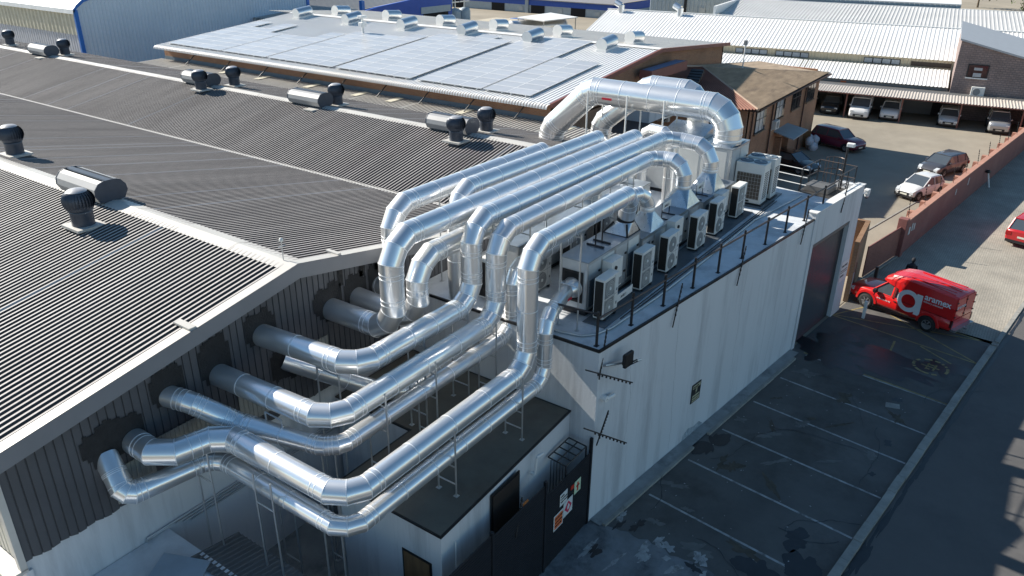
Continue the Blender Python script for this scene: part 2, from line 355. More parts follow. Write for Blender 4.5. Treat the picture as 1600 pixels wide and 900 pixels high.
# ================================================================== SETTING: ground, road, parking
def struct(o, nm=None): o['kind'] = 'structure'; return o
g = MB(); g.quad((-900, -900, -0.02), (1500, -900, -0.02), (1500, 1500, -0.02), (-900, 1500, -0.02)); struct(g.build('ground', ground_m))
g = MB(); g.poly(pp([(-60, -14), (180, -14), (180, 4.02), (-60, 4.02)], 0.0)); struct(g.build('road', road_m))
g = MB(); g.poly(pp([(37.3, 4.02), (180, 4.02), (180, 10.85), (37.3, 10.85)], 0.0)); struct(g.build('paved_driveway', paver_m))
g = MB(); g.poly(pp([(36.0, 10.86), (100, 10.86), (100, 60), (36.0, 60)], 0.0)); struct(g.build('yard', yard_m))
g = MB(); g.poly([(1, 9.1, 0), (18, 9.1, 0), (18, 30, 0), (1, 30, 0)]); struct(g.build('service_alley', conc_m))
# parking: irregular shapes for wet stains are thin sheets
g = MB(); g.poly(pp([(2, 4.3), (37.6, 4.3), (37.29, 10.75), (2, 10.75)], 0.0)); park = struct(g.build('parking_lot', asphalt))
def line(s0, t0, s1, t1, wd, m, nm='painted_bay_line'):
    d = Vector((s1-s0, t1-t0, 0)); L_ = d.length; d /= L_; n = Vector((-d.y, d.x, 0))*wd/2; mb = MB(); k = max(1, int(L_/0.8))
    for i in range(k):     # slightly broken worn edge
        a = Vector((s0, t0, 0))+d*(L_*i/k); b = Vector((s0, t0, 0))+d*(L_*(i+1)/k)
        j = [random.uniform(.86, 1.06) for _ in range(4)]
        q = [a-n*j[0], b-n*j[1], b+n*j[2], a+n*j[3]]
        mb.poly([P(v.x, v.y, 0.004) for v in q])
    return mb.build(nm, m, park)
for s0, s1 in ((18.14, 18.15), (20.62, 20.62), (23.08, 23.12), (25.62, 25.58), (28.05, 27.9), (30.6, 30.55)):
    line(s0, 10.05, s1, 4.35, 0.09, paint_w)
line(15.75, 9.9, 15.7, 7.6, 0.09, paint_w)
line(30.75, 10.2, 30.6, 4.35, 0.11, paint_y)
for a in ((35.25, 10.7, 34.9, 4.2), (35.35, 10.7, 37.34, 4.66), (34.9, 4.25, 37.5, 9.2), (35.3, 10.7, 37.9, 9.6), (37.34, 4.66, 37.6, 10.6), (33.9, 4.7, 34.9, 6.6), (33.2, 7.4, 34.6, 7.6)):
    line(*a, 0.09, paint_y)
mk = MB()
for i in range(40):
    if random.random() < .22: continue
    t0, t1 = 2*math.pi*i/40, 2*math.pi*(i+1)/40
    q = [(33.25+.72*math.cos(t), 5.7+.72*math.sin(t)) for t in (t0, t1)]+[(33.25+.6*math.cos(t), 5.7+.6*math.sin(t)) for t in (t1, t0)]
    mk.poly(pp(q, 0.009))
for a, b, c, d in ((-.32, .1, .3, .16), (-.3, -.2, .3, -.12), (-.05, -.35, .03, .38), (-.28, -.02, -.2, .14), (.15, -.18, .23, .18)):
    mk.poly(pp([(33.25+a, 5.7+b), (33.25+c, 5.7+b), (33.25+c, 5.7+d), (33.25+a, 5.7+d)], 0.009))
mk.build('painted_symbol', paint_y, park)
def blob(cx, cy, rx, ry, m, nm, z=0.0065, n=70, rough=.35, frame=True, parent=None, rot=0):
    ph = [random.uniform(0, 6.28) for _ in range(6)]; pts = []
    for i in range(n):
        t = 2*math.pi*i/n; k = 1+sum(rough/(j+1.3)*math.sin((j*2+2)*t+ph[j]) for j in range(6))+random.uniform(-.04, .04)
        x, y = rx*k*math.cos(t), ry*k*math.sin(t); c, s_ = math.cos(rot), math.sin(rot)
        pts.append((cx+x*c-y*s_, cy+x*s_+y*c))
    mb = MB(); pts3 = pp(pts, z) if frame else [(a, b, z) for a, b in pts]; c3 = P(cx, cy, z) if frame else (cx, cy, z)
    mb.add([c3]+pts3, [(0, 1+i, 1+(i+1) % n) for i in range(n)]); return mb.build(nm, m, parent or park)
blob(32.3, 7.3, 0.9, 2.2, wet_m, 'wet_stain', 0.0055, rough=.5); blob(33.4, 5.4, .7, 1.0, wet_m, 'wet_stain', 0.0062, rough=.5)
blob(31.3, 9.4, 1.3, 1.0, wet_m, 'wet_stain', 0.0068, rough=.5); blob(33.2, 9.6, .9, .7, wet_m, 'wet_stain', 0.0074, rough=.5)
blob(18.3, 4.9, .75, .55, wet_m, 'oil_stain', rough=.3); blob(19.4, 5.6, .5, .35, wet_m, 'oil_stain', rough=.3); blob(17.4, 5.9, .5, .6, wet_m, 'oil_stain', rough=.3)
blob(22.0, 9.9, .8, .35, wet_m, 'wet_stain', rough=.5)
blob(26.4, 5.2, .18, .14, wet_m, 'oil_stain'); blob(24.2, 5.0, .1, .12, wet_m, 'oil_stain'); blob(29.6, 5.9, .2, .16, wet_m, 'oil_stain')
apn = [(2, 10.74), (16.0, 10.74)]+[(16.05+.55*k/24+random.uniform(-.12, .12), 10.6-5.0*k/24) for k in range(25)]+[(15, 4.6), (2, 4.6)]
ap_ = MB(); ap_.poly(pp(apn, 0.0052)); ap_.build('concrete_apron', mat('mottled_concrete', (.20, .205, .21), .8, var=.3, scale=1.3, bump=.2, stain=(.07, .072, .078), sscale=.9, samt=.9), park)
for k in range(14): blob(15.6+random.uniform(-1.2, 1.2), 7.8+random.uniform(-2, 2.4), random.uniform(.1, .4), random.uniform(.06, .2), wet_m if k % 2 else paint_w, 'dark_blot', 0.0066+.0002*k, n=34, rough=.5)
for k in range(9): blob(16+random.uniform(-.4, .7), 7.6+random.uniform(-1.3, 1.2), random.uniform(.08, .3), random.uniform(.05, .14), paint_w, 'pale_scuff', 0.0065+.0002*k, n=22)
def crack(s0, t0, ang, L_, wd=.012):
    mb = MB(); x, y = s0, t0; n = int(L_/.16); pts = [(x, y)]
    for i in range(n): ang += random.uniform(-.45, .45); x += .16*math.cos(ang); y += .16*math.sin(ang); pts.append((x, y))
    for i, (a, b) in enumerate(zip(pts, pts[1:])):
        w0 = wd*random.uniform(.4, 1.2); nx, ny = -(b[1]-a[1]), b[0]-a[0]; l = math.hypot(nx, ny); nx, ny = nx/l*w0, ny/l*w0
        mb.poly(pp([(a[0]+nx, a[1]+ny), (a[0]-nx, a[1]-ny), (b[0]-nx, b[1]-ny), (b[0]+nx, b[1]+ny)], 0.0094))
    return mb.build('tarmac_crack', wet_m, park)
for q in ((17.5, 9.6, -.6, 4), (19.5, 6.0, .4, 3), (21.2, 9.5, -1.2, 4.5), (24.4, 8.9, -1.0, 3.5), (26.8, 6.2, .9, 3), (28.9, 9.6, -.9, 4), (23.3, 5.1, .2, 4), (16.9, 5.2, 1.2, 3), (30.1, 5.0, .5, 3.5), (34.0, 8.9, -.4, 3), (20.2, 4.6, 2.6, 2)): crack(*q)
tar_l = mat('paler_worn_tarmac', (.15, .145, .135), .85, var=.25, scale=2, stain=(.09, .085, .08), sscale=1.5, samt=.9)
brn = mat('brown_dust_stain', (.085, .07, .052), .9, var=.4, scale=3)
for k in range(22): blob(random.uniform(16.5, 30), random.uniform(4.7, 9.9), random.uniform(.12, .5), random.uniform(.06, .3), (tar_l, brn)[k % 2], 'worn_tarmac_patch', 0.0046+.00005*k, n=40, rough=.55, rot=random.uniform(0, 3))
for t_ in (9.2, 8.0, 7.1): pass
# kerbs (raised) and gutter
def kerb(nm, s0, s1, t0, t1, h, label):
    k = thing(nm, label, 'kerb'); n = max(1, int((s1-s0)/1.0)); st = (s1-s0)/n
    mb = MB()
    for i in range(n):
        a = s0+i*st+.008; b = s0+(i+1)*st-.008; dz = random.uniform(-.006, .006); dt = random.uniform(-.008, .008)
        mb.prism([P(a, t0+dt)[:2], P(b, t0+dt)[:2], P(b, t1+dt)[:2], P(a, t1+dt)[:2]], 0, h+dz)
    mb.build('kerb_stones', kerb_m, k); return k
kerb('kerb', 1, 36.9, 4.04, 4.3, 0.12, 'long worn concrete kerb between the parking bays and the road')
kerb('kerb', 37.6, 60, 4.04, 4.22, 0.05, 'sunken kerb edge between the brick paved driveway and the road')
kw = kerb('kerb', 15.9, 21.3, 10.2, 10.32, 0.09, 'narrow kerb below the white wall, nearer stretch')
kerb('kerb', 22.4, 29.9, 10.2, 10.32, 0.09, 'narrow kerb below the white wall, farther stretch')
g = MB(); g.poly(pp([(15.8, 10.33), (30.5, 10.33), (30.5, 10.74), (15.8, 10.74)], 0.05)); struct(g.build('gravel_strip', conc_m))
for k in range(16):
    s_ = 14+k*2.0; blob(s_, 3.87, 1.15, random.uniform(.07, .14), wet_m, 'gutter_dirt', 0.0055+.0002*(k % 3), n=40, rough=.4, parent=None).parent = None
for o in [o for o in bpy.data.objects if o.name.startswith('gutter_dirt')]: o['kind'] = 'structure'
# small litter
for k in range(60):
    s_, t_ = random.uniform(15.5, 30), random.uniform(4.5, 10)
    blob(s_, t_, random.uniform(.012, .035), random.uniform(.01, .03), paint_w, 'pale_fleck', 0.0085, n=6)
mb = MB(); mb.prism([P(28.76, 6.08)[:2], P(28.97, 5.6)[:2], P(29.3, 5.72)[:2], P(29.12, 6.18)[:2]], 0.003, 0.02)
tag(mb.build('access_cover', kerb_m), 'pale square access cover lying in the asphalt of a parking bay', 'access cover')

# ================================================================== FACTORY with dark ribbed roof
fac = thing('factory', 'factory with grey ribbed saddle roofs and a dark clad gable pierced by silver ducts', 'factory', (12, 30, 0))
FL = Vector((12, 30, 0))
def fb(mb, nm, m, par=None):
    mb.v = [(v[0]-12, v[1]-30, v[2]) for v in mb.v]; return mb.build(nm, m, par or fac)
RZ = lambda a: (8.5-0.18*(12.45-a)) if a <= 12.45 else (8.5-0.181*(a-12.45) if a <= 22.7 else (6.645+0.2055*(a-22.7) if a <= 28.8 else 7.9-.173*(a-28.8)))
def slope(nm, a0, z0, a1, z1, b0, b1, m=roof_dark, pitch=0.19, h=0.055):
    d = Vector((a1-a0, 0, z1-z0)); mb = MB(); corr(mb, (a0, b0, z0), d, (0, 1, 0), d.length, b1-b0, pitch, h, prof=[(0, 0), (0.20, 0), (0.50, 1), (0.82, 1)])
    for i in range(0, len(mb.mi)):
        if i % 4 in (0, 1, 3) and random.Random(int(i/4)*7+int(a0*3)).random() > .045: mb.mi[i] = 1      # rib shade painted on pan and flanks, paler crest; a few ribs left pale
    if not isinstance(m, list): m = [m, roof_rib_shade]
    return fb(mb, nm, m)
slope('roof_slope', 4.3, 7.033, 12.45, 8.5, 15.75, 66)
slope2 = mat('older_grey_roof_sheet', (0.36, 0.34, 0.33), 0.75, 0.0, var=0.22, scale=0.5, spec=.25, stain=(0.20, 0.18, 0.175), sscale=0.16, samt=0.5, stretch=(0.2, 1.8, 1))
slope('roof_slope', 12.45, 8.5, 22.66, 6.65, 15.75, 80, [slope2, roof_rib_shade])
slope('roof_slope', 22.74, 6.65, 28.8, 7.9, 15.75, 80, [slope2, roof_rib_shade])
slope('roof_slope', 28.8, 7.9, 34.1, 6.95, 15.75, 80, [slope2, roof_rib_shade])
lean = mat('pale_lean_to_sheet', (0.56, 0.53, 0.47), 0.6, .1, var=.14, scale=.5, stain=(.42, .40, .34), sscale=.3)
slope('lean_to_roof', 34.16, 6.93, 36.35, 6.99, 15.75, 59.6, [lean, mat('lean_to_rib_shade', (.22, .20, .19), .8, var=.2)], .25, .04)  # second colour is the painted shade of the lean-to ribs
for b in (17, 21, 28, 33.5, 36.5, 41, 46, 50):
    mb = MB(); mb.add([(35.0, b, 7.03), (36.3, b, 7.06), (36.3, b+.5, 7.06), (35.0, b+.5, 7.03)], [(0, 1, 2, 3)]); fb(mb, 'skylight_strip', trans_m)
for a, z, wd in ((12.45, 8.5, .38), (28.8, 7.9, .33)):
    mb = MB(); sL = .18 if a < 20 else .2055; sR = .181 if a < 20 else .173
    L_ = 50 if a < 20 else 64; k = int(L_/2.4)
    for i in range(k):
        b0 = 15.72+i*L_/k; b1 = b0+L_/k+.03; dz = .05+.004*(i % 2)
        mb.quad((a-wd, b0, z+dz-sL*wd), (a, b0, z+dz+.01), (a, b1, z+dz+.01), (a-wd, b1, z+dz-sL*wd))
        mb.quad((a, b0, z+dz+.01), (a+wd, b0, z+dz-sR*wd), (a+wd, b1, z+dz-sR*wd), (a, b1, z+dz+.01))
    fb(mb, 'ridge_cap', ridge_m)
mb = MB(); mb.box(22.58, 22.86, 15.75, 80, 6.62, 6.70); fb(mb, 'valley_gutter', ridge_m)
mb = MB(); mb.box(33.98, 34.22, 15.75, 80, 6.88, 6.965); fb(mb, 'valley_gutter', sheet_dark)
# gable barge boards (flat flashing following the rake) and fascia
mb = MB(); mf = MB()
br = [(4.3, 7.033), (12.45, 8.5), (22.7, 6.645), (28.8, 7.9), (36.4, 6.6)]
for (a0, z0), (a1, z1) in zip(br, br[1:]):
    mb.quad((a0, 15.66, z0+.075), (a1, 15.66, z1+.075), (a1, 15.98, z1+.075), (a0, 15.98, z0+.075))
    mf.quad((a0, 15.655, z0-.36), (a1, 15.655, z1-.36), (a1, 15.655, z1+.07), (a0, 15.655, z0+.07))
    mf.quad((a0, 15.66, z0-.36), (a0, 15.9, z0-.36), (a1, 15.9, z1-.36), (a1, 15.66, z1-.36))
fb(mb, 'barge_flashing', ridge_m); fb(mf, 'fascia_board', mat('fascia_grey', (0.21, 0.215, 0.23), .55, .1, var=.1, scale=.5))
mb = MB(); mb.box(9.05, 9.25, 15.7, 16.35, 7.98, 8.03); mb.box(13.9, 14.02, 15.7, 16.2, 8.3, 8.36); fb(mb, 'flashing_lap', ridge_m)
# clad gable and painted plinth wall
mb = MB(); corr_v(mb, (4.4, 15.85), (30, 15.85), lambda x: 4.25+.03*math.sin(9*x)+.02*math.sin(31*x) if x < 8.5 else (5.0 if x > 12 else 4.25), lambda x: RZ(4.4+x)-.2, pitch=.2, h=.03, nrm=(0, -1, 0), prof=[(0, 0), (.06, 1), (.86, 1), (.93, 0)])
fb(mb, 'gable_cladding', clad_dark)
for xa_, xb_, za_, zb_ in ((6.55, 7.6, 4.4, 5.35), (7.75, 9.3, 4.9, 5.6), (10.1, 11.0, 4.6, 5.6), (12.2, 13.3, 5.1, 6.0)):
    mb = MB(); corr_v(mb, (xa_, 15.785), (xb_, 15.785), za_, zb_, .12, .02, nrm=(0, -1, 0)); fb(mb, 'translucent_cladding', mat('dirty_translucent_sheet', (.30, .30, .27), .5, 0, var=.2))
mb = MB(); mb.box(4.35, 36.4, 15.9, 16.15, 0, 6.2); mb.box(4.35, 30, 15.88, 15.9, 0, 4.5); fb(mb, 'plinth_wall', plaster)
mb = MB(); mb.box(36.1, 36.35, 15.9, 59.5, 0, 6.7); fb(mb, 'rear_wall', plaster)
# side wall facing the camera side, catches the sun
mb = MB(); corr_v(mb, (4.40, 60), (4.40, 16.0), 4.2, 6.95, pitch=.2, h=.03, nrm=(-1, 0, 0)); fb(mb, 'side_cladding', mat('cream_side_cladding', (.55, .53, .46), .5, .1))
mb = MB(); mb.box(4.28, 4.42, 15.78, 15.93, 4.1, 7.0); mb.box(4.0, 4.42, 15.78, 60, 4.02, 4.12); mb.box(4.15, 4.42, 16.0, 60, 6.6, 6.75); fb(mb, 'corner_trim', ridge_m)
mb = MB(); mb.box(4.36, 4.5, 15.8, 60, 0, 4.02); fb(mb, 'side_wall', plaster)
def patch(a, z, rx, rz_, y=15.80):
    # painted rib by rib: one brushed strip per rib with ragged ends, squarish overall
    n = max(5, int(2*rx/.1)); mb = MB(); jt = jb = 0
    for i in range(n):
        x0_ = -rx+2*rx*i/n; x1_ = -rx+2*rx*(i+1)/n; xc = (x0_+x1_)/2/rx; k = max(.15, (1-abs(xc)**4))**.5
        if i % 2 == 0: jt = random.uniform(-.10, .13); jb = random.uniform(-.14, .1)
        zt = z+rz_*k+jt+random.uniform(-.02, .02); zb = z-rz_*k+jb+random.uniform(-.02, .02)
        if zt-zb > .05: mb.quad((a+x0_, y, zb), (a+x1_, y, zb), (a+x1_, y, zt), (a+x0_, y, zt))
    return fb(mb, 'sealant_patch', patch_m)
for q in ((6.8, 6.1, .75, .48), (8.3, 6.85, .45, .5), (9.65, 6.85, .45, .62), (11.1, 7.2, .5, .42), (13.45, 7.0, .55, .5), (14.55, 7.0, .45, .55), (15.6, 7.05, .5, .5), (11.75, 5.75, .5, .45)): patch(*q)
for a in (13.9, 14.75, 15.4):
    mb = MB(); mb.quad((a, 15.80, 7.3), (a+.2, 15.80, 7.3), (a+.2, 15.80, 8.0), (a, 15.80, 8.0)); fb(mb, 'sealant_run', patch_m)
# conduits along the plinth wall
mb = MB()
for k in range(4): mb.tube((7.0 if k == 0 else 7.6+.2*k, 15.82, 2.98-.09*k), (16.9, 15.82, 2.98-.09*k), .022+.006*(k == 0), 8)
mb.tube((7.0, 15.82, 2.98), (7.0, 15.82, 2.86), .028, 8)
tag(mb.build('wall_conduit', mat('pale_conduit', (.5, .52, .54), .4, .4)), 'bundle of four thin pale conduits running along the shaded plinth wall below the ducts', 'conduit')

# small weather mast on the ridge end
t = thing('roof_sensor_mast', 'tiny bird spike and sensor mast on the ridge end of the dark roof', 'mast', (12.4, 16.2, 8.56))
mb = MB(); mb.tube((0, 0, 0), (0, 0, .55), .015, 6); mb.tube((-.12, 0, .4), (.12, 0, .4), .01, 6); mb.build('mast', steel_m, t); mb = MB(); mb.lathe((0, 0, .52), [(.02, 0), (.06, .03), (.05, .1), (.0, .13)], 10); mb.build('sensor_head', ac_white, t)

# ------------------------------------------------------------------ roof turbine vents and ridge ventilators
def turbine(label, loc, sc_=1.0, group='turbine vents on the dark roof'):
    t = thing('turbine_vent', label, 'roof vent', loc, random.uniform(0, 1), group)
    mb = MB(); mb.lathe((0, 0, 0), [(.34, -.25), (.33, .1), (.33, .45), (.35, .52), (.30, .55)], 28); mb.build('neck', vent_m, t)
    mb = MB(); n = 30        # vaned globe head
    for i in range(n):
        a0 = 2*math.pi*i/n; prof = []
        for k in range(9):
            ph = -1.15+2.35*k/8; rr = .47*math.cos(ph)**.62 if abs(ph) < 1.5 else .1; zz = .83+.33*math.sin(ph); prof.append((rr, zz))
        v = []
        for (rr, zz) in prof:
            v.append((rr*math.cos(a0), rr*math.sin(a0), zz)); v.append(((rr*.9)*math.cos(a0+.20), (rr*.9)*math.sin(a0+.20), zz))
        mb.add(v, [(2*k, 2*k+1, 2*k+3, 2*k+2) for k in range(8)], smooth=True)
    mb.lathe((0, 0, 0), [(.38, .56), (.4, .6), (.41, .83), (.34, 1.08)], 24, cap=False); mb.build('vane_head', vent_m, t)
    mb = MB(); mb.lathe((0, 0, 0), [(.30, 1.12), (.24, 1.17), (.1, 1.2), (0.02, 1.21)], 24); mb.build('cap', mat('vent_top_paint', (.40, .40, .42), .4, .1), t)
    mb = MB(); mb.box(-.45, .45, -.5, .5, -.02, .06); mb.build('flashing_plate', ridge_m, t, rz=-t.rotation_euler.z)
    t.scale = (sc_,)*3; return t
turbine('large turbine roof vent in front of the nearest ridge ventilator, dark vaned globe', (10.95, 23.8, 8.3), 1.0)
turbine('pale capped turbine vent at the far left end of the nearest ridge', (13.5, 33.6, 8.4), 1.0)
turbine('turbine vent before the left box ventilator of the far ridge, overlapping it', (27.8, 42.0, 7.85), .98)
turbine('turbine roof vent on the far ridge just right of the left ridge ventilator', (30.0, 41.8, 7.8), .98)
turbine('turbine roof vent beside the middle ridge ventilator', (29.9, 32.7, 7.8), .98)
turbine('turbine roof vent standing before the right ridge ventilator near the ducts', (27.6, 22.4, 7.8), .98)
turbine('turbine roof vent behind the right end of the right ridge ventilator', (30.2, 22.6, 7.75), .98)
turbine('turbine roof vent on the far ridge near the blue trimmed hangar corner', (30.0, 61.8, 7.8), .98)
turbine('turbine roof vent cut by the left picture edge on the far ridge', (30.0, 70.3, 7.8), .98)
def ridge_vent(label, loc, L_=2.4):
    t = thing('ridge_ventilator', label, 'roof ventilator', loc, 0, 'long box ventilators on the roof ridges')
    pr = [(-.42, 0), (-.55, .25), (-.52, .45), (-.38, .62), (-.22, .68)]; mb = MB()
    pts = [(x, 0, z) for x, z in pr]+[(-.22, 0, .58), (-.42, 0, .36), (-.36, 0, .05)]
    for sgn in (1, -1): mb.extr([(sgn*x, -L_/2, z) for x, _, z in pts], (0, L_, 0))
    mb.build('side_cowl', mat('ridge_vent_sheet', (.36, .36, .36), .5, .0, var=.08), t)
    mb = MB(); mb.extr([(-.12, -L_/2, .66), (.12, -L_/2, .66), (.1, -L_/2, .7), (-.1, -L_/2, .7)], (0, L_, 0)); mb.box(-.3, .3, -L_/2, L_/2, -.1, .25); mb.build('baffle', vent_m, t)
    mb = MB(); out = [(-.42, 0), (-.56, .25), (-.53, .46), (-.38, .64), (-.2, .7), (.2, .7), (.38, .64), (.53, .46), (.56, .25), (.42, 0)]
    for y in (-L_/2-.03, L_/2+.0): mb = MB(); mb.extr([(x, y, z) for x, z in out], (0, .03, 0)); mb.build('end_plate', vent_m, t)
    mb = MB(); mb.box(-.95, -.1, -L_/2+.05, -L_/2+.75, -.16, -.1); mb.build('flashing_plate', ridge_m, t)
    return t
rv0 = ridge_vent('long grey ridge ventilator on the nearest ridge, upper left', (12.45, 25.9, 8.55))
def rcopy(label, loc):
    c = copy_tree(rv0); c.location = loc; c['label'] = label; return c
rcopy('long grey ridge ventilator on the far ridge above the middle of the dark roof', (28.8, 33.6, 7.95))
rcopy('long grey ridge ventilator on the far ridge nearest the silver ducts', (28.8, 23.6, 7.95))
rcopy('long grey ridge ventilator on the far ridge between two dark turbine vents', (28.8, 43.4, 7.95))
rcopy('small looking ridge ventilator farthest up the far ridge by the hangar', (28.8, 62.5, 7.95))

# ================================================================== WHITE PLANT BUILDING
pb = thing('plant_building', 'long white building with a flat roof full of air plant and a dark roller door', 'building', (16.93, 8.76, 0))
def pbb(mb, nm, m, par=None):
    mb.v = [(v[0]-16.93, v[1]-8.76, v[2]) for v in mb.v]; return mb.build(nm, m, par or pb)
P0 = (16.93, 8.76)
out = [P0, P(30.6, 10.75)[:2], P(30.6, 11.05)[:2], P(33.7, 11.05)[:2], P(33.85, 14.0)[:2], (35.9, 15.86), (16.93, 15.86)]
mb = MB(); mb.prism(out, 0, 6.08); pbb(mb, 'wall', plaster)
ins = [(16.99, 8.83), P(30.6, 10.83)[:2], P(30.6, 11.06)[:2], P(33.64, 11.06)[:2], P(33.79, 14.0)[:2], (35.84, 15.8), (16.99, 15.8)]
mb = MB(); mb.prism(ins, 6.083, 6.10); pbb(mb, 'roof_deck', deck_m)
mb = MB()
for a, b in ((P0, P(30.6, 10.75)[:2]), ((16.93, 15.86), P0)):
    a = Vector((*a, 0)); b = Vector((*b, 0)); d = (b-a).normalized(); n = Vector((d.y, -d.x, 0))
    mb.prism([(a+n*.02)[:2], (b+n*.02)[:2], (b-n*.05)[:2], (a-n*.05)[:2]], 6.05, 6.125)
pbb(mb, 'edge_trim', trim_black)
bp = MB(); pts = [(21.3, .02), (21.35, .25), (21.7, .42), (22.1, .3), (22.5, .34), (22.8, .12), (22.75, .02)]
bp.poly([P(a, 10.742, z) for a, z in pts]); pbb(bp, 'broken_plaster', mat('bare_blue_grey_render', (.33, .38, .42), .9, var=.4, scale=8))
for s_, z0_, z1_ in ((17.3, 1.2, 4.9), (20.4, .2, 5.6), (24.6, 1.5, 6.0), (27.9, .3, 5.8), (29.2, 2.2, 6.0)):   # hairline cracks
    bp = MB(); x = s_; n = 26
    for k in range(n):
        za, zb_ = z0_+(z1_-z0_)*k/n, z0_+(z1_-z0_)*(k+1)/n; x2 = x+random.uniform(-.05, .05); bp.quad(P(x-.004, 10.744, za), P(x+.004, 10.744, za), P(x2+.004, 10.744, zb_), P(x2-.004, 10.744, zb_)); x = x2
    pbb(bp, 'wall_crack', mat('crack_dark', (.2, .21, .22), .9))
# roller door block, set slightly proud
mb = MB()
def pbox(mb, s0, s1, t0, t1, z0, z1, mi=0): mb.prism([P(s0, t0)[:2], P(s1, t0)[:2], P(s1, t1)[:2], P(s0, t1)[:2]], z0, z1, mi); return mb
pbox(mb, 30.6, 30.85, 10.70, 11.0, 0, 6.36); pbox(mb, 30.85, 34.98, 10.70, 11.0, 4.92, 6.36); pbox(mb, 34.98, 36.05, 10.70, 11.0, 0, 6.36)
pbox(mb, 35.7, 36.05, 11.0, 11.9, 0, 6.36); pbox(mb, 33.7, 35.7, 11.0, 12.6, 0, 5.6); pbb(mb, 'door_surround_wall', plaster)
mb = MB(); pbox(mb, 30.55, 36.1, 10.66, 11.04, 6.363, 6.40); pbb(mb, 'parapet_flashing', white_p)
rd = MB(); n = 62
pts = []
for i in range(n):
    z = 4.9*i/n; pts += [(0, z), (.03, z+.02), (.03, z+.055)]
pts.append((0, 4.9)); v = [P(30.85, 10.92-x, z) for x, z in pts]+[P(34.98, 10.92-x, z) for x, z in pts]; m_ = len(pts)
rd.add(v, [(i, i+1, m_+i+1, m_+i) for i in range(m_-1)])
dr = pbb(rd, 'roller_door', mat('charcoal_roller_shutter', (.045, .043, .045), .32, .4, var=.15))
mb = MB(); pbox(mb, 30.85, 34.98, 10.74, 10.95, 4.72, 4.95); mb.v = [(v[0]-16.93, v[1]-8.76, v[2]) for v in mb.v]; mb.build('shutter_box', sheet_dark, dr)
# wall hardware
def on_wall(s, z, off=.0): return P(s, 10.75-off, z)
sg = thing('warning_sign', 'small tall black and cream warning sign on the white wall', 'sign', on_wall(21.62, 1.5, .02), -TH)
mb = MB(); mb.box(0, .62, -.01, .01, 0, .76); mb.build('board', mat('sign_black', (.02, .02, .02), .5), sg)
mb = MB(); mb.box(.05, .57, -.016, -.01, .58, .71); mb.box(.06, .56, -.016, -.01, .04, .3); mb.build('cream_panel', mat('sign_cream', (.42, .40, .27), .6, var=.35, scale=14), sg)
wall_text('DANGER', .095, mat('sign_ink', (.02, .02, .02), .5), sg, (.08, -.02, .61), (R(90), 0, 0))
wall_text('GEVAAR INGOZI', .06, MATS['sign_ink'], sg, (.08, -.02, .2), (R(90), 0, 0)); wall_text('ELECTRIC FENCE', .05, MATS['sign_ink'], sg, (.08, -.02, .1), (R(90), 0, 0))
mb = MB(); mb.poly([(.3, -.018, .56), (.22, -.018, .44), (.3, -.018, .45), (.24, -.018, .33), (.4, -.018, .48), (.32, -.018, .47), (.38, -.018, .56)]); mb.build('bolt_symbol', MATS['sign_cream'], sg)
fl = thing('flood_light', 'black square flood light on a steel bracket at the white wall corner', 'lamp', on_wall(16.3, 5.35, .1), -TH)
mb = MB(); mb.tube((-.35, 0, .25), (1.15, -.25, -.1), .03, 6); mb.tube((-.35, .05, .2), (1.15, -.2, -.16), .02, 6); mb.build('bracket', steel_m, fl)
mb = MB(); mb.bevbox(.15, .55, -.35, -.25, .05, .5, .02); mb.box(.2, .5, -.25, -.2, .1, .42); hd = mb.build('lamp_head', black_m, fl)
mb = MB(); mb.tube((.35, -.3, .1), (.95, -.22, -.02), .02, 6); mb.tube((.95, -.22, -.02), (.6, -.45, .15), .02, 6); mb.tube((.6, -.45, .15), (.35, -.36, .1), .015, 6); mb.build('stirrup', black_steel, fl)
wp = thing('wall_vent_pipe', 'small white vent pipe elbow on the white wall below the flood light', 'pipe', on_wall(16.05, 4.45, .02), -TH)
mb = MB(); mb.tube((0, .02, 0), (0, -.15, 0), .1, 14); mb.tube((0, -.12, 0), (.4, -.12, -.05), .06, 12); mb.build('elbow_pipe', white_p, wp)
def spikes(label, p, q, n=9, r=.022):
    t = thing('spike_bar', label, 'fence spikes', p, 0, 'black toothed electric fence bars on the white wall'); q = Vector(q)-Vector(p); mb = MB(); mb.tube((0, 0, 0), q, r, 6)
    mb.build('bar', black_steel, t); mb = MB()
    for i in range(n):
        c = q*((i+3)/(n+2.6)); mb.tube(c, c+Vector((0, 0, -.07)), .03, 6)
    mb.build('insulator', black_m, t); return t
spikes('black toothed bar sticking out level from the white wall corner under the flood light', P(15.1, 10.72, 5.8), P(16.9, 10.3, 4.75))
spikes('black toothed bar sticking out low on the white wall corner above the black gate', P(15.15, 10.7, 3.85), P(16.7, 10.2, 2.75))
spikes('short black toothed bar rising from the lower wall corner', P(15.7, 10.6, 3.0), P(16.05, 10.5, 4.1))
spikes('upright black toothed bar at the roof corner of the white building', P(15.76, 10.7, 5.2), P(16.2, 10.85, 6.6))
for s_, lb in ((19.6, 'black toothed bar clipped over the roof edge nearest the corner'), (23.9, 'black toothed bar clipped over the roof edge by the middle railing posts'), (29.3, 'black toothed bar clipped over the roof edge before the roller door'), (33.4, 'black toothed bar clipped over the parapet above the roller door')):
    spikes(lb, P(s_, 10.66, 5.4+(s_ > 31)*.3), P(s_+.5, 10.75, 6.75+(s_ > 31)*.2), 7)
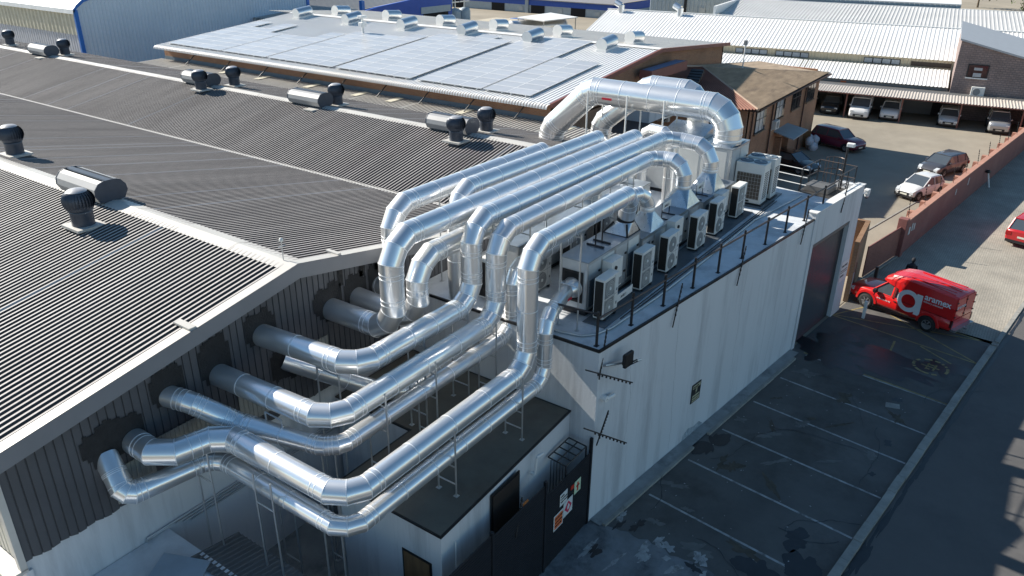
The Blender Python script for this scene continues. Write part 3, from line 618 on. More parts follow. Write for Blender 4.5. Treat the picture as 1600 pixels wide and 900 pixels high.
# lettering sign on the right pier
ps = thing('pier_sign', 'white notice with dark print on the pier right of the roller door', 'sign', P(35.08, 10.685, 1.2), -TH)
mb = MB(); mb.box(0, .92, -.006, 0, .55, 1.6); mb.build('board', white_p, ps)
wall_text('THIS WAY', .15, MATS['sign_ink'], ps, (.06, -.012, 1.3), (R(90), 0, 0)); wall_text('OFFICE', .13, MATS['sign_ink'], ps, (.06, -.012, .8), (R(90), 0, 0))
mb = MB(); mb.box(.05, .8, -.012, -.006, 1.1, 1.14); mb.box(.05, .8, -.012, -.006, 1.0, 1.03); mb.build('rule_lines', MATS['sign_ink'], ps)

# ------------------------------------------------------------------ low dark roofed annex
an = thing('annex', 'low white annex with a dark flat roof under the lower duct runs', 'building', (10.62, 9.34, 0))
def anb(mb, nm, m, par=None):
    mb.v = [(v[0]-10.62, v[1]-9.34, v[2]) for v in mb.v]; return mb.build(nm, m, par or an)
ao = [(10.62, 9.34), (16.92, 9.6), (16.92, 15.78), (13.4, 15.78), (13.4, 12.75), (10.62, 12.75)]
mb = MB(); mb.prism(ao, 0, 3.78); anb(mb, 'wall', plaster)
mb = MB(); mb.prism([(10.58, 9.3), (16.925, 9.56), (16.925, 15.8), (13.36, 15.8), (13.36, 12.79), (10.58, 12.79)], 3.783, 3.83); anb(mb, 'roof_edge', trim_black)
mb = MB(); mb.prism([(10.63, 9.36), (16.85, 9.62), (16.85, 15.74), (13.42, 15.74), (13.42, 12.73), (10.63, 12.73)], 3.8, 3.837); anb(mb, 'roof', low_roof_m)
mb = MB(); mb.box(10.60, 10.615, 9.66, 10.62, 0, 2.80); fr = anb(mb, 'door_frame', trim_black)
mb = MB(); mb.box(-.035, -.022, .38, 1.22, 0, 2.74); mb.build('door', wood_m, an)
mb = MB(); mb.box(12.66, 13.94, 9.36, 9.40, 1.0, 3.62); anb(mb, 'window_frame', trim_black); mb = MB(); mb.box(12.72, 13.88, 9.345, 9.36, 1.06, 3.56); anb(mb, 'louvre_window', mat('dark_bronze_louvre', (.06, .05, .045), .4, .3, var=.3, scale=8, stretch=(.2, .2, 6)))
ap = thing('annex_pipe', 'white bent pipe on the annex wall above the black fence', 'pipe', (14.6, 9.42, 3.1))
mb = MB(); mb.tube((0, 0, 0), (0, -.12, 0), .05, 10); mb.tube((0, -.12, 0), (.05, -.14, .55), .035, 10); mb.tube((.05, -.14, .55), (.35, -.14, .5), .04, 10); mb.build('bent_pipe', white_p, ap)
sp2 = thing('wall_tap_pipe', 'white swan neck pipe and rod low on the annex corner', 'pipe', (10.95, 9.3, 2.3))
mb = MB(); mb.tube((0, 0, 0), (0, -.12, .05), .03, 8); mb.tube((0, -.12, .05), (.35, -.3, 0), .025, 8); mb.tube((.35, -.3, 0), (.4, -.3, -.25), .025, 8); mb.tube((.1, -.05, 0), (.1, -.05, 1.1), .018, 8); mb.build('swan_neck', white_p, sp2)
# dark stair-hall block in the alley behind the duct bends
mb = MB(); mb.box(11.9, 13.39, 12.78, 14.2, 0, 2.2); tag(mb.build('alley_bin_store', plaster), 'dim plastered block in the alley between annex and gable wall', 'outhouse')
# slab roof + shed in the lower left
ol = thing('outbuilding', 'low outbuilding with a grey slab roof at the foot of the plinth wall, lower left', 'outbuilding', (3, 12, 0))
mb = MB(); mb.box(-1.5, 4.55, -3, 3.78, 0, 2.80); mb.build('wall', plaster, ol); mb = MB(); mb.box(-1.55, 4.6, -3, 3.86, 2.803, 2.86); mb.build('slab_roof', deck_m, ol)
mb = MB(); mb.prism([(3.3, 1.2), (4.48, 1.95), (4.0, 3.1), (2.6, 2.3)], 2.9, 2.94); tag(mb.build('loose_roof_sheet', mat('pale_blue_sheet', (.36, .42, .48), .6), None, (3, 12, 0)), 'pale flat sheet lying on the slab roof, lower left', 'roof sheet')
sh = thing('shed', 'dark sheet roofed shed beside the slab roof at the bottom left', 'shed', (7.3, 10.6, 0))
mb = MB(); mb.box(.05, 1.2, -.9, 3.8, 0, 2.62); mb.build('wall', plaster, sh); mb = MB(); corr(mb, (-.05, -1, 2.9), (1, 0, -.16), (0, 1, 0), 1.42, 4.9, .16, .02); mb.build('shed_roof', sheet_dark, sh)
# ------------------------------------------------------------------ black slatted fence with signs
fe = thing('slatted_fence', 'tall black slatted fence and gate from the white corner along the annex', 'fence', (16.85, 8.78, 0))
def fence_run(nm, x0, x1, z1, n):
    mb = MB()
    for i in range(n):
        z = .05+(z1-.1)*i/n; mb.box(x0, x1, -.012, .012, z, z+(z1-.1)/n*.86)
    mb.build(nm, black_steel, fe)
fence_run('gate_leaf', -2.45, -.06, 2.78, 32); fence_run('fence_panel', -4.9, -2.55, 3.2, 36); fence_run('fence_panel', -7.3, -5.0, 3.3, 36); fence_run('fence_panel', -9.7, -7.4, 3.3, 36)
for x, h in ((-.0, 3.2), (-2.5, 3.25), (-4.95, 3.3), (-7.35, 3.35), (-9.75, 3.35)):
    mb = MB(); mb.box(x-.04, x+.04, -.04, .05, 0, h); mb.build('post', black_steel, fe)
def board(label, x, z, w_, h, m, parts=None, y=-.03):
    t = thing('safety_sign', label, 'sign', (16.85+x, 8.78+y, z), 0); mb = MB(); mb.box(0, w_, -.004, .004, 0, h); mb.build('board', m, t); return t
sgw = mat('sign_white', (.68, .70, .68), .5); sgr = mat('sign_orange_red', (.72, .16, .05), .5); sgp = mat('sign_crimson', (.62, .03, .09), .5); sgg = mat('sign_pale_green', (.58, .72, .50), .5)
t = board('orange and white text notice, lowest sign on the black fence', -2.05, 1.15, .50, .55, sgw)
mb = MB(); mb.box(.04, .46, -.009, -.004, .05, .5); mb.build('orange_panel', sgr, t); wall_text('NO ENTRY', .085, MATS['sign_ink'], t, (.06, -.013, .38), (R(90), 0, 0)); wall_text('AUTHORISED', .065, MATS['sign_ink'], t, (.06, -.013, .25), (R(90), 0, 0)); wall_text('PERSONNEL', .065, MATS['sign_ink'], t, (.06, -.013, .13), (R(90), 0, 0))
t = board('white sign with a crimson diamond on the black fence', -1.53, 1.28, .50, .55, sgw)
mb = MB(); mb.poly([(.25, -.01, .06), (.45, -.01, .28), (.25, -.01, .5), (.05, -.01, .28)]); mb.build('diamond', sgp, t)
mb = MB(); mb.poly([(.2, -.014, .2), (.3, -.014, .2), (.33, -.014, .3), (.25, -.014, .42), (.19, -.014, .3)]); mb.build('flame_symbol', sgw, t)
t = board('white sign with small black print above the diamond sign', -1.75, 1.85, .40, .42, sgw)
for k, s_ in enumerate(('DIESEL', 'NO SMOKING', 'GEEN ROOK')): wall_text(s_, .065, MATS['sign_ink'], t, (.04, -.009, .31-.1*k), (R(90), 0, 0))
t = board('pale green emergency sign with a red extinguisher symbol on the black fence', -.95, 1.75, .36, .45, sgg)
mb = MB(); mb.box(.15, .22, -.01, -.004, .06, .38); mb.box(.1, .28, -.01, -.004, .22, .28); mb.build('extinguisher_symbol', mat('sign_red', (.6, .04, .02), .5), t)
t = board('tiny dark red plate left of the green emergency sign', -1.15, 2.05, .17, .14, MATS['sign_red'])
# pergola frame between fence and annex wall
pg = thing('security_canopy', 'black barred canopy frame between annex wall and fence', 'canopy', (15.5, 8.84, 0))
mb = MB()
for x in (0, .3, .6, .9, 1.15): mb.tube((x, 0, 3.0), (x, .6, 3.06), .022, 6)
for y, z in ((0, 3.0), (.3, 3.03), (.6, 3.06)): mb.tube((0, y, z), (1.15, y, z), .022, 6)
for k in range(6): mb.tube((0, .1*k, 1.2), (0, .1*k, 3.0), .012, 5)
mb.build('bar_frame', black_steel, pg)
for x in (0, 1.15):
    mb = MB(); mb.tube((x, 0, 0), (x, 0, 3.0), .03, 6); mb.build('leg', black_steel, pg)
spikes('black toothed bar leaning over the slatted fence near an orange tag', (12.9, 8.75, 2.4), (13.3, 8.85, 3.4), 7)
mb = MB(); mb.prism([(13.3, 8.8), (13.55, 8.8), (13.6, 8.86), (13.35, 8.86)], 3.0, 3.14); tag(mb.build('orange_tag', orange_p), 'small orange tag fixed above the black fence', 'tag')

# ================================================================== AIR DUCTS
G_ = 'silver air ducts from the gable wall to the roof plant'
r = 0.265
duct('front upper silver duct kinked at the wall, its riser foremost at the white wall corner', .28, [(7.25, 15.95, 5.8), (7.24, 14.75, 5.78), (8.67, 14.35, 5.78), (8.67, 10.22, 5.78), (15.45, 10.22, 5.80), (15.45, 10.22, 9.33), (21.2, 10.22, 9.33), (21.45, 10.45, 8.45)], G_, r0=.305, kswitch=2)
duct('lowest front duct, hooked down from the wall and running under its larger twin', .225, [(6.6, 15.95, 5.72), (6.55, 15.6, 5.4), (6.5, 15.2, 4.97), (8.62, 14.75, 4.95), (8.6, 10.22, 4.95), (16.38, 10.22, 4.95), (16.38, 10.22, 6.9), (18.15, 10.62, 7.0)], G_, r0=.27, kswitch=2)
duct('middle upper duct leaving the gable below the second black patch and turning along the annex', .295, [(9.68, 15.95, 6.4), (9.9, 11.95, 6.4), (16.4, 11.95, 6.42), (16.4, 11.95, 9.05), (26.4, 11.95, 9.05), (26.4, 10.65, 9.05), (26.4, 10.65, 8.1)], G_)
duct('middle lower duct with an S bend at the gable running below its larger twin', .235, r0=.27, kswitch=2, pts=[(8.25, 15.95, 6.5), (8.5, 15.3, 6.4), (9.2, 14.5, 5.72), (9.85, 12.3, 5.6), (10.2, 11.95, 5.6), (17.2, 11.95, 5.62), (17.2, 11.95, 7.7), (20.4, 11.95, 7.7), (21.7, 11.3, 8.72), (23.45, 10.65, 8.72), (23.45, 10.65, 8.05)], group=G_)
duct('rearmost of the three large lower duct runs, straight from the gable to the bend', .305, [(11.1, 15.95, 6.93), (11.45, 12.6, 6.9), (16.1, 12.6, 6.9), (16.1, 12.6, 9.35), (29.05, 12.6, 9.2), (29.05, 10.65, 9.05), (29.05, 10.65, 8.1)], G_)
duct('duct from the gable that rises in the leftmost front riser and crosses the roof', .33, [(13.55, 15.95, 6.72), (13.65, 13.4, 6.68), (13.65, 13.4, 9.37), (27.9, 13.4, 9.3), (28.4, 13.9, 8.6), (28.4, 14.1, 6.1)], G_)
duct('shorter riser tucked to the right of the leftmost front riser, running under the big runs', .315, [(14.6, 15.95, 6.7), (14.65, 13.4, 6.6), (14.65, 13.4, 8.5), (24.6, 13.4, 8.5), (24.6, 13.4, 7.2)], G_)
duct('topmost duct run against the ribbed roof, with the highest left bend', .31, [(15.55, 15.95, 6.75), (15.45, 15.05, 6.75), (15.45, 15.05, 9.45), (24.0, 15.05, 9.4), (24.3, 15.05, 6.6)], G_)
duct('duct whose riser hides behind the others and whose bend pokes up between the top runs', .30, [(17.35, 14.15, 6.1), (17.35, 14.15, 9.6), (26.2, 14.15, 9.5), (26.6, 14.3, 8.7), (26.6, 14.3, 6.1)], G_)
duct('white lit dome shaped bend behind the end of the third top run', .27, [(29.9, 12.7, 6.1), (29.9, 12.7, 9.1), (30.4, 14.3, 9.05), (30.4, 14.3, 6.1)], G_, name='return_duct')
duct('dim duct low in the alley, half hidden under the rearmost large lower run', .27, [(11.75, 15.95, 5.82), (13.9, 14.3, 4.3), (14.6, 13.9, 4.15), (16.95, 13.9, 4.15)], G_)
duct('giant silver duct arching over the plant and down onto the dark roof', .6, [(32.15, 11.2, 8.55), (32.15, 11.2, 9.97), (32.15, 17.9, 9.97), (32.15, 20.0, 7.95), (32.15, 20.15, 7.0)], 'giant ducts of the large air handler', seam=1.5, gores=4, Rf=.85, n=48)
duct('second giant duct half hidden behind the arching one, lying diagonally', .5, [(33.9, 13.3, 8.55), (33.9, 13.3, 10.15), (33.9, 15.8, 10.15), (33.3, 17.9, 8.3), (33.3, 18.0, 7.0)], 'giant ducts of the large air handler', seam=1.5, gores=4, Rf=.85, n=44)

stk = mat('red_maker_sticker', (.55, .02, .04), .4)
for lb, x, y, z, sx, sz in (('small red sticker on the near side of the giant arching duct', 31.56, 16.55, 9.75, 0, .09), ('small red sticker low on the duct plugged into the first air handler', 17.6, 10.29, 6.93, 1, .07)):
    mb = MB()
    if sx: mb.box(0, .3, -.012, -.004, 0, sz)
    else: mb.box(-.012, -.004, 0, .5, 0, sz)
    tag(mb.build('duct_sticker', stk, None, (x, y, z)), lb, 'sticker')
# black collars and sheet metal transitions onto the handlers
def transition(label, x0, x1, y0, y1, z0, cx, cy, z1, r_, m=galv_flat, black=False):
    t = thing('duct_transition', label, 'duct fitting', (cx, cy, z0), 0, 'sheet metal hoods joining ducts and air handlers')
    n = 32; top = [(r_*math.cos(2*math.pi*i/n), r_*math.sin(2*math.pi*i/n), z1-z0) for i in range(n)]
    base = []; X0, X1, Y0, Y1 = x0-cx, x1-cx, y0-cy, y1-cy
    cor = [(X1, Y1), (X0, Y1), (X0, Y0), (X1, Y0)]; mb = MB(); q = n//4
    for c in range(4):
        a = [c*q+k for k in range(q+1)]
        v = [(cor[c][0], cor[c][1], 0)]+[top[i % n] for i in a]; mb.add(v, [(0, k+1, k+2) for k in range(q)])
    for c in range(4):
        mb.poly([(cor[c][0], cor[c][1], 0), (cor[(c+1) % 4][0], cor[(c+1) % 4][1], 0), top[((c+1)*q) % n]])
    mb.build('hood', m, t)
    mb = MB(); mb.box(X0-.03, X1+.03, Y0-.03, Y1+.03, -.05, .0); mb.build('base_flange', black_m if black else galv_flat, t)
    mb = MB(); mb.lathe((0, 0, 0), [(r_*1.0, z1-z0-.02), (r_*1.06, z1-z0), (r_*1.06, z1-z0+.12), (r_, z1-z0+.14)], 32, cap=False); mb.build('collar', black_m if black else seam_m, t)
    if black:
        mb = MB()
        for c in cor: mb.tube((c[0], c[1], 0), (c[0]*.55, c[1]*.55, (z1-z0)*.9), .035, 6)
        mb.build('edge_seal', black_m, t)
    return t
transition('black edged hood where the front duct drops onto the first air handler', 21.0, 21.85, 10.15, 11.0, 7.93, 21.46, 10.47, 8.3, .27, black=True)
transition('tall grey hood beside the black edged hood on the second air handler', 22.75, 23.9, 10.13, 11.1, 7.55, 23.45, 10.65, 8.05, .23)
transition('wide grey hood under the vertical duct of the middle run', 25.75, 26.9, 10.13, 11.15, 7.55, 26.4, 10.65, 8.1, .28)
transition('grey hood under the farthest bent duct beside the large air handler', 28.4, 29.6, 10.13, 11.2, 7.4, 29.05, 10.65, 8.1, .29)
# nozzle of the lowest duct on the handler end
t = thing('inlet_cone', 'flared silver cone plugging the lowest duct into the black opening of the first air handler', 'duct fitting', (18.15, 10.6, 7.0))
mb = MB(); mb.tube((-.05, 0, 0), (.33, 0, 0), .2, 28, False, .34); mb.build('cone', duct_m, t)
mb = MB(); mb.tube((0, .2, .14), (.0, .2, .3), .02, 6); mb.tube((-.1, .18, .22), (.12, .18, .24), .03, 6); mb.build('valve_handle', steel_m, t)

# ------------------------------------------------------------------ air handling units
def ahu(label, x0, x1, y0, y1, z0, z1, opening=False, panels=4, vents=()):
    t = thing('air_handling_unit', label, 'air handler', (x0, y0, z0), 0, 'air handlers on the plant roof'); X, Y, Z = x1-x0, y1-y0, z1-z0
    mb = MB(); mb.bevbox(0, X, 0, Y, .1, Z, .012); mb.build('casing', ac_panel, t)
    mb = MB(); mb.box(-.03, X+.03, -.03, Y+.03, Z+.003, Z+.035); mb.build('top_cover', mat('top_cover_steel', (.34, .38, .42), .35, .7, var=.12, scale=2), t)
    mb = MB(); mb.box(.02, X-.02, .02, Y-.02, -.06, .1); mb.build('base_rail', black_steel, t)
    fx = MB()
    for i in range(panels+1):
        x = min(X-.05, max(0, X*i/panels-.025)); fx.box(x, x+.05, -.016, 0, .1, Z-.01)
    fx.box(0, X, -.02, -.016, Z-.07, Z-.01); fx.box(0, X, -.02, -.016, .1, .16); fx.box(-.016, 0, 0, .06, .1, Z); fx.box(-.016, 0, Y-.06, Y, .1, Z); fx.build('frame_profile', mat('aluminium_profile', (.62, .63, .63), .35, .8), t)
    for i in range(panels):
        a = X*i/panels+.06; b = X*(i+1)/panels-.06; mb = MB(); mb.bevbox(a, b, -.014, 0, .2, Z-.1, .006); pn = mb.build('access_panel', ac_white if i % 2 else ac_panel, t)
        mb = MB()
        for z in (Z*.35, Z*.72): mb.box(b-.14, b-.04, -.045, -.014, z, z+.06)
        mb.build('latch', black_m, pn)
    if opening:
        mb = MB(); mb.box(-.035, -.017, .12, Y-.08, .35, 1.35); mb.build('inlet_frame', black_m, t); mb = MB(); mb.box(-.04, -.036, .2, Y-.16, .42, 1.28); mb.build('inlet_opening', dark_in, t)
    for (a, b, c, d) in vents:
        mb = MB(); n = int((d-c)/.05)
        for k in range(n): mb.box(a, b, -.035, -.016, c+k*.05, c+k*.05+.03)
        mb.build('louvre', mat('louvre_blue_grey', (.12, .15, .18), .5), t)
    return t
ahu('first long air handler with a black inlet opening at its near end', 18.5, 21.9, 10.14, 11.06, 6.2, 7.88, True, 4, ((.12, .5, .2, 1.1), (2.6, 2.95, .3, 1.2)))
ahu('second air handler under two grey hoods, dark blue grey top', 22.1, 26.9, 10.14, 11.12, 6.2, 7.51, False, 5, ((.3, .62, .6, 1.15),))
ahu('third air handler under the farthest grey hood', 27.3, 30.6, 10.14, 11.2, 6.2, 7.36, False, 4, ((.3, .6, .5, 1.0),))
ahu('back row air handler deep between the risers', 18.9, 24.2, 12.9, 13.9, 6.2, 7.6, False, 6)
ahu('back row air handler farther along under the top runs', 25.0, 28.0, 12.7, 13.6, 6.2, 7.5, False, 4)
big = ahu('large tall air handler below the giant arching duct', 31.25, 33.35, 10.62, 14.6, 6.15, 8.48, False, 2)
mb = MB(); mb.box(-.02, 0, .2, 1.3, .2, 2.2); mb.box(-.02, 0, 1.4, 2.6, .2, 2.2); mb.build('end_panel', ac_white, big)
mb = MB()
for z in (1.9, 1.75, 1.2, .9): mb.box(-.06, -.02, .95, 1.1, z, z+.04)
mb.build('hinge', black_m, big)
transition('low hood on top of the large air handler under the giant arching duct', 31.4, 33.2, 10.75, 11.95, 8.52, 32.15, 11.2, 8.62, .58)
mb = MB(); mb.extr([(31.3, 12.2, 8.53), (33.3, 12.2, 8.53), (33.3, 12.2, 8.95)], (0, 1.9, 0)); tag(mb.build('sloping_duct_cover', galv_flat), 'sloping bright sheet cover on top of the large air handler', 'duct cover')
# small lidded control boxes hung on handler fronts
def cbox(label, x, z, w_=.72, h=.95):
    t = thing('control_box', label, 'control box', (x, 10.12, z), 0, 'control boxes on the air handlers'); mb = MB(); mb.bevbox(0, w_, -.34, -.01, 0, h, .012); mb.build('cabinet', ac_white, t)
    mb = MB(); mb.box(.0, w_, -.347, -.341, h*.05, h*.3); mb.build('vent_panel', grille_m, t)
    mb = MB(); mb.tube((w_*.35, -.34, h*.75), (w_*.35, -.38, h*.75), .06, 12); mb.tube((w_*.15, -.34, h*.6), (w_*.15, -.37, h*.6), .035, 10); mb.build('switch_knob', black_m, t)
cbox('white control box with a black knob on the first air handler behind the nearest condenser', 19.35, 6.75); cbox('white control box with a black knob on the second air handler', 23.95, 6.7); cbox('white control box on the third air handler', 28.3, 6.6, .8, .9)
# name plates on little stands on the handlers
def stand_sign(label, x, y, z, txt):
    t = thing('unit_sign', label, 'sign', (x, y, z), 0, 'number boards on black stands'); mb = MB(); mb.tube((0, 0, 0), (0, 0, .55), .018, 6); mb.tube((.62, .0, 0), (.62, .0, .55), .018, 6); mb.tube((0, -.25, .01), (0, .25, .01), .022, 6); mb.tube((.62, -.25, .01), (.62, .25, .01), .022, 6); mb.build('stand', black_steel, t)
    mb = MB(); mb.box(-.04, .66, -.025, -.018, .32, .56); mb.build('plate', white_p, t); wall_text(txt, .13, MATS['sign_ink'], t, (.12, -.03, .38), (R(90), 0, 0))
stand_sign('white number board on black legs on the second air handler', 24.25, 10.45, 7.55, 'AHU 2'); stand_sign('white number board on black legs on the third air handler', 27.45, 10.5, 7.40, 'AHU 3')
t = thing('black_hanger_stand', 'pair of black T feet hangers under the front duct on the first air handler', 'stand', (19.75, 10.6, 7.92), 0)
for dx in (0, .42):
    mb = MB(); mb.tube((dx, 0, 0), (dx, 0, 1.1), .025, 6); mb.tube((dx, -.3, .02), (dx, .3, .02), .035, 6); mb.tube((dx, 0, 1.1), (dx, -.3, 1.12), .02, 6); mb.build('hanger', black_steel, t)
t = thing('low_sign', 'white plate with faint print between the two nearest condensers', 'sign', (19.35, 9.62, 6.35), 0)
mb = MB(); mb.box(0, 1.2, -.01, 0, 0, .26); mb.build('plate', white_p, t); wall_text('AHU 1', .13, MATS['sign_ink'], t, (.4, -.013, .07), (R(90), 0, 0))

# ------------------------------------------------------------------ twin fan condensers
def condenser(sq):
    t = thing('condenser', '', 'condenser', (0, 0, 0)); W, D, H = .9, .34, 1.33
    mb = MB(); mb.bevbox(0, W, 0, D, .04, H, .018); mb.build('casing', ac_white, t)
    mb = MB(); mb.box(-.006, 0, .035, D-.03, .1, H-.07); mb.box(.02, W-.2, D, D+.006, .1, H-.07); mb.build('coil_panel', coil_m, t)
    mb = MB()
    for k in range(22): mb.box(-.010, -.006, .035, D-.03, .1+k*.053, .112+k*.053)
    mb.build('coil_fins', coil_m, t)
    for z in (.36, .97):
        mb = MB()
        if sq: mb.box(.05, .61, -.012, 0, z-.27, z+.27)
        else: mb.lathe((0, 0, 0), [(.27, 0), (.27, .014), (.25, .018)], 32)
        if sq: g_ = mb.build('fan_grille', grille_m, t)
        else:
            mb.v = [(.33+x, -zz, z+y) for x, y, zz in mb.v]; g_ = mb.build('fan_grille', grille_m, t)
        rg = MB()
        for rr in (.08, .13, .18, .23):
            n = 28; rg.add([(.33+(rr+dr)*math.cos(2*math.pi*i/n), -.022, z+(rr+dr)*math.sin(2*math.pi*i/n)) for dr in (0, .012) for i in range(n)], [(i, (i+1) % n, n+(i+1) % n, n+i) for i in range(n)])
        rg.build('guard_rings', ac_white if sq else mat('guard_ring', (.34, .35, .35), .5), g_)
        hb = MB(); hb.lathe((0, 0, 0), [(.055, 0), (.05, .015), (.03, .018)], 16); hb.v = [(.33+x, -.02-zz, z+y) for x, y, zz in hb.v]; hb.build('hub', white_p, g_)
    mb = MB(); mb.box(.66, .665, -.004, 0, .05, H-.03); mb.box(.04, W-.04, -.004, 0, .65, .66); mb.box(.76, .82, -.012, 0, .75, .83); mb.box(.76, .82, -.012, 0, .3, .38); mb.build('panel_joint', grille_m, t)
    for x in (.1, .72):
        mb = MB(); mb.box(x, x+.08, -.03, D+.03, -.02, .04); mb.build('foot', black_steel, t)
    for k, (zz, rr) in enumerate(((.28, .022), (.38, .016))):
        mb = MB(); q = [(W-.05, D, zz), (W-.04, D+.09, zz), (W+.02, D+.12, zz-.12), (W+.05, D+.14, .02), (W+.02, D+.26, .0)]
        for a_, b_ in zip(q, q[1:]): mb.tube(a_, b_, rr, 7)
        mb.build('insulated_pipe', black_m, t)
    return t
cd = condenser(True); cd2 = condenser(False)
rows = [('nearest twin fan condenser at the near roof corner, square grilles', 18.46, 9.52, cd, 0), ('second twin fan condenser from the near corner, square grilles', 21.03, 9.56, cd, 0), ('third twin fan condenser from the near corner, round grilles', 22.86, 9.5, cd2, 0),
        ('fourth twin fan condenser from the near corner, before the second air handler end', 25.36, 9.5, cd2, 0), ('fifth twin fan condenser, close beside the fourth', 27.26, 9.52, cd2, 0), ('sixth and farthest front row condenser, sunlit top, before the multi unit cabinets', 29.62, 9.55, cd, 0),
        ('back row condenser in the shade left of the first air handler', 18.9, 12.2, cd2, 0), ('back row condenser behind the first air handler seen under the runs', 21.1, 12.25, cd, 0), ('back row condenser with a sunlit white top seen between ducts and hood', 25.6, 12.0, cd2, 0), ('back row condenser deep behind the second hood', 23.3, 12.3, cd2, 0), ('back row condenser near the third riser', 17.6, 13.2, cd, 0)]
first = {id(cd): True, id(cd2): True}
for lb, x, y, src, _ in rows:
    c = src if first[id(src)] else copy_tree(src); first[id(src)] = False
    c.location = (x, y, 6.17); c['label'] = lb; c['category'] = 'condenser'; c['group'] = 'twin fan condensers on the plant roof'
# multi cabinets (top discharge)
def vrf(label, x, y):
    t = thing('multi_condenser', label, 'condenser', (x, y, 6.2), 0, 'large top discharge condensers'); W, D, H = .78, 1.24, 1.72
    mb = MB(); mb.bevbox(0, W, 0, D, 0, H, .02); mb.build('casing', ac_white, t)
    mb = MB(); mb.box(-.01, 0, .1, D-.1, .18, 1.3); gp = mb.build('coil_panel', coil_b, t)
    mb = MB()
    for k in range(8): mb.tube((-.02, .1, .2+.155*k), (-.02, D-.1, .2+.155*k), .003, 4)
    for k in range(9): mb.tube((-.02, .1+.13*k, .18), (-.02, .1+.13*k, 1.3), .003, 4)
    mb.build('wire_guard', ac_white, gp)
    mb = MB(); mb.box(-.012, 0, .5, .72, .05, .12); mb.build('label_plate', black_m, t)
    mb = MB()
    for i in range(2):
        for k in range(14): mb.box(.14+i*.26, .36+i*.26, -.006, 0, .2+k*.085, .245+k*.085)
    mb.build('side_louvre', mat('louvre_dark_grey', (.08, .08, .08), .6), t)  # plain dark grey for the louvre strips
    for y_ in (.33, .92):
        mb = MB(); mb.lathe((W/2, y_, H), [(.28, .0), (.28, .03), (.25, .045), (.24, .035), (.07, .04), (.06, .055), (0.01, .06)], 32); f = mb.build('fan_guard', grille_d, t)
        mb = MB(); mb.lathe((W/2, y_, H), [(.06, .06), (.05, .066), (.0, .07)], 14); mb.build('hub', ac_white, f)
    mb = MB(); mb.box(-.06, W+.06, -.06, D+.06, -.1, -.01); mb.build('plinth', black_steel, t)
    return t
vrf('near one of the two top fan condenser cabinets with brown coil', 31.85, 9.32); vrf('far one of the two top fan condenser cabinets behind its twin', 32.95, 9.25)
# plinth mats and pale hose along the roof
mb = MB(); mb.box(18.2, 31.0, 9.3, 10.05, 6.105, 6.13); mb.box(31.6, 34.2, 9.1, 10.9, 6.105, 6.15); tag(mb.build('rubber_mat', mat('dark_wet_membrane', (.12, .135, .15), .4, var=.35, scale=.8)), 'long dark rubber walkway mat under the front row of condensers', 'mat')
ho = thing('roof_hose', 'pale pipe curving round the near corner of the flat roof behind the railing', 'pipe', (17.15, 10.5, 6.15)); mb = MB(); pr = None
hp = [(17.2, 11.3), (17.22, 10.2), (17.35, 9.6), (17.7, 9.3), (18.3, 9.13), (21, 8.95), (25, 8.9), (30, 8.9), (34.4, 8.3)]
for a, b in zip(hp, hp[1:]): mb.tube((a[0]-17.15, a[1]-10.5, 0), (b[0]-17.15, b[1]-10.5, 0), .04, 8)
mb.build('pipe_run', steel_m, ho)
mb = MB()
for i in range(2): mb.tube((19, 9.2-.1*i, 6.14), (33, 9.05-.1*i, 6.14), .018, 6)
tag(mb.build('cable_run', black_m), 'two thin black cables lying along the flat roof beside the pale pipe', 'cable')

# ------------------------------------------------------------------ duct supports (galvanised goal post frames)
def frame(label, x, y0, y1, zb, zt, bars, rad=.024, group='galvanised goal post frames carrying the ducts', m=steel_m):
    t = thing('duct_support', label, 'support frame', (x, y0, zb), 0, group)
    for y in (0, y1-y0):
        mb = MB(); mb.tube((0, y, 0), (0, y, zt-zb), rad, 8); mb.box(-.06, .06, y-.06, y+.06, 0, .012); mb.build('leg', m, t)
    for z in bars:
        mb = MB(); mb.tube((0, 0, z-zb), (0, y1-y0, z-zb), rad*.85, 8); mb.build('crossbar', m, t)
    return t
frame('two leg frame under the front duct pair on the annex roof, nearer the bend', 11.94, 9.93, 10.5, 3.84, 5.85, (4.2, 4.72, 5.5)); frame('two leg frame under the front duct pair on the annex roof, nearer the white wall', 14.86, 9.93, 10.5, 3.84, 5.85, (4.2, 4.72, 5.5))
frame('frame under the middle duct pair by the annex corner', 13.3, 11.65, 12.32, 3.84, 6.5, (4.2, 5.36, 6.1)); frame('frame under the middle duct pair near the white wall', 16.0, 11.65, 12.3, 3.84, 6.5, (4.3, 5.36, 6.1)); frame('frame under the middle duct pair over the annex roof edge', 11.4, 11.65, 12.3, 3.84, 6.5, (4.2, 5.36, 6.1))
frame('frame under the third duct at the annex roof', 13.6, 12.3, 12.9, 3.84, 6.9, (4.4, 6.58)); frame('frame under the third duct at the white wall', 15.5, 12.3, 12.9, 3.84, 6.9, (4.4, 6.58))
frame('tall frame on the alley floor under the bend of the third duct', 11.25, 13.1, 13.9, 0, 6.6, (3.1, 6.55)); frame('tall frame under the front duct pair at the left kink', 8.1, 14.3, 14.85, 2.0, 5.6, (2.5, 4.7))
frame('tall frame standing in the alley below the front bend', 8.3, 12.3, 12.9, 0, 5.5, (1.6, 4.7)); frame('tall frame below the front bend beside the annex door wall', 9.0, 10.9, 11.5, 0, 5.4, (1.6, 4.7)); frame('tall frame below the middle duct bend', 9.55, 13.3, 13.9, 0, 6.1, (1.6, 5.3, 6.1)); frame('slim frame under the middle bend by the dark opening', 10.3, 12.4, 12.9, 0, 5.3, (1.6, 5.3))
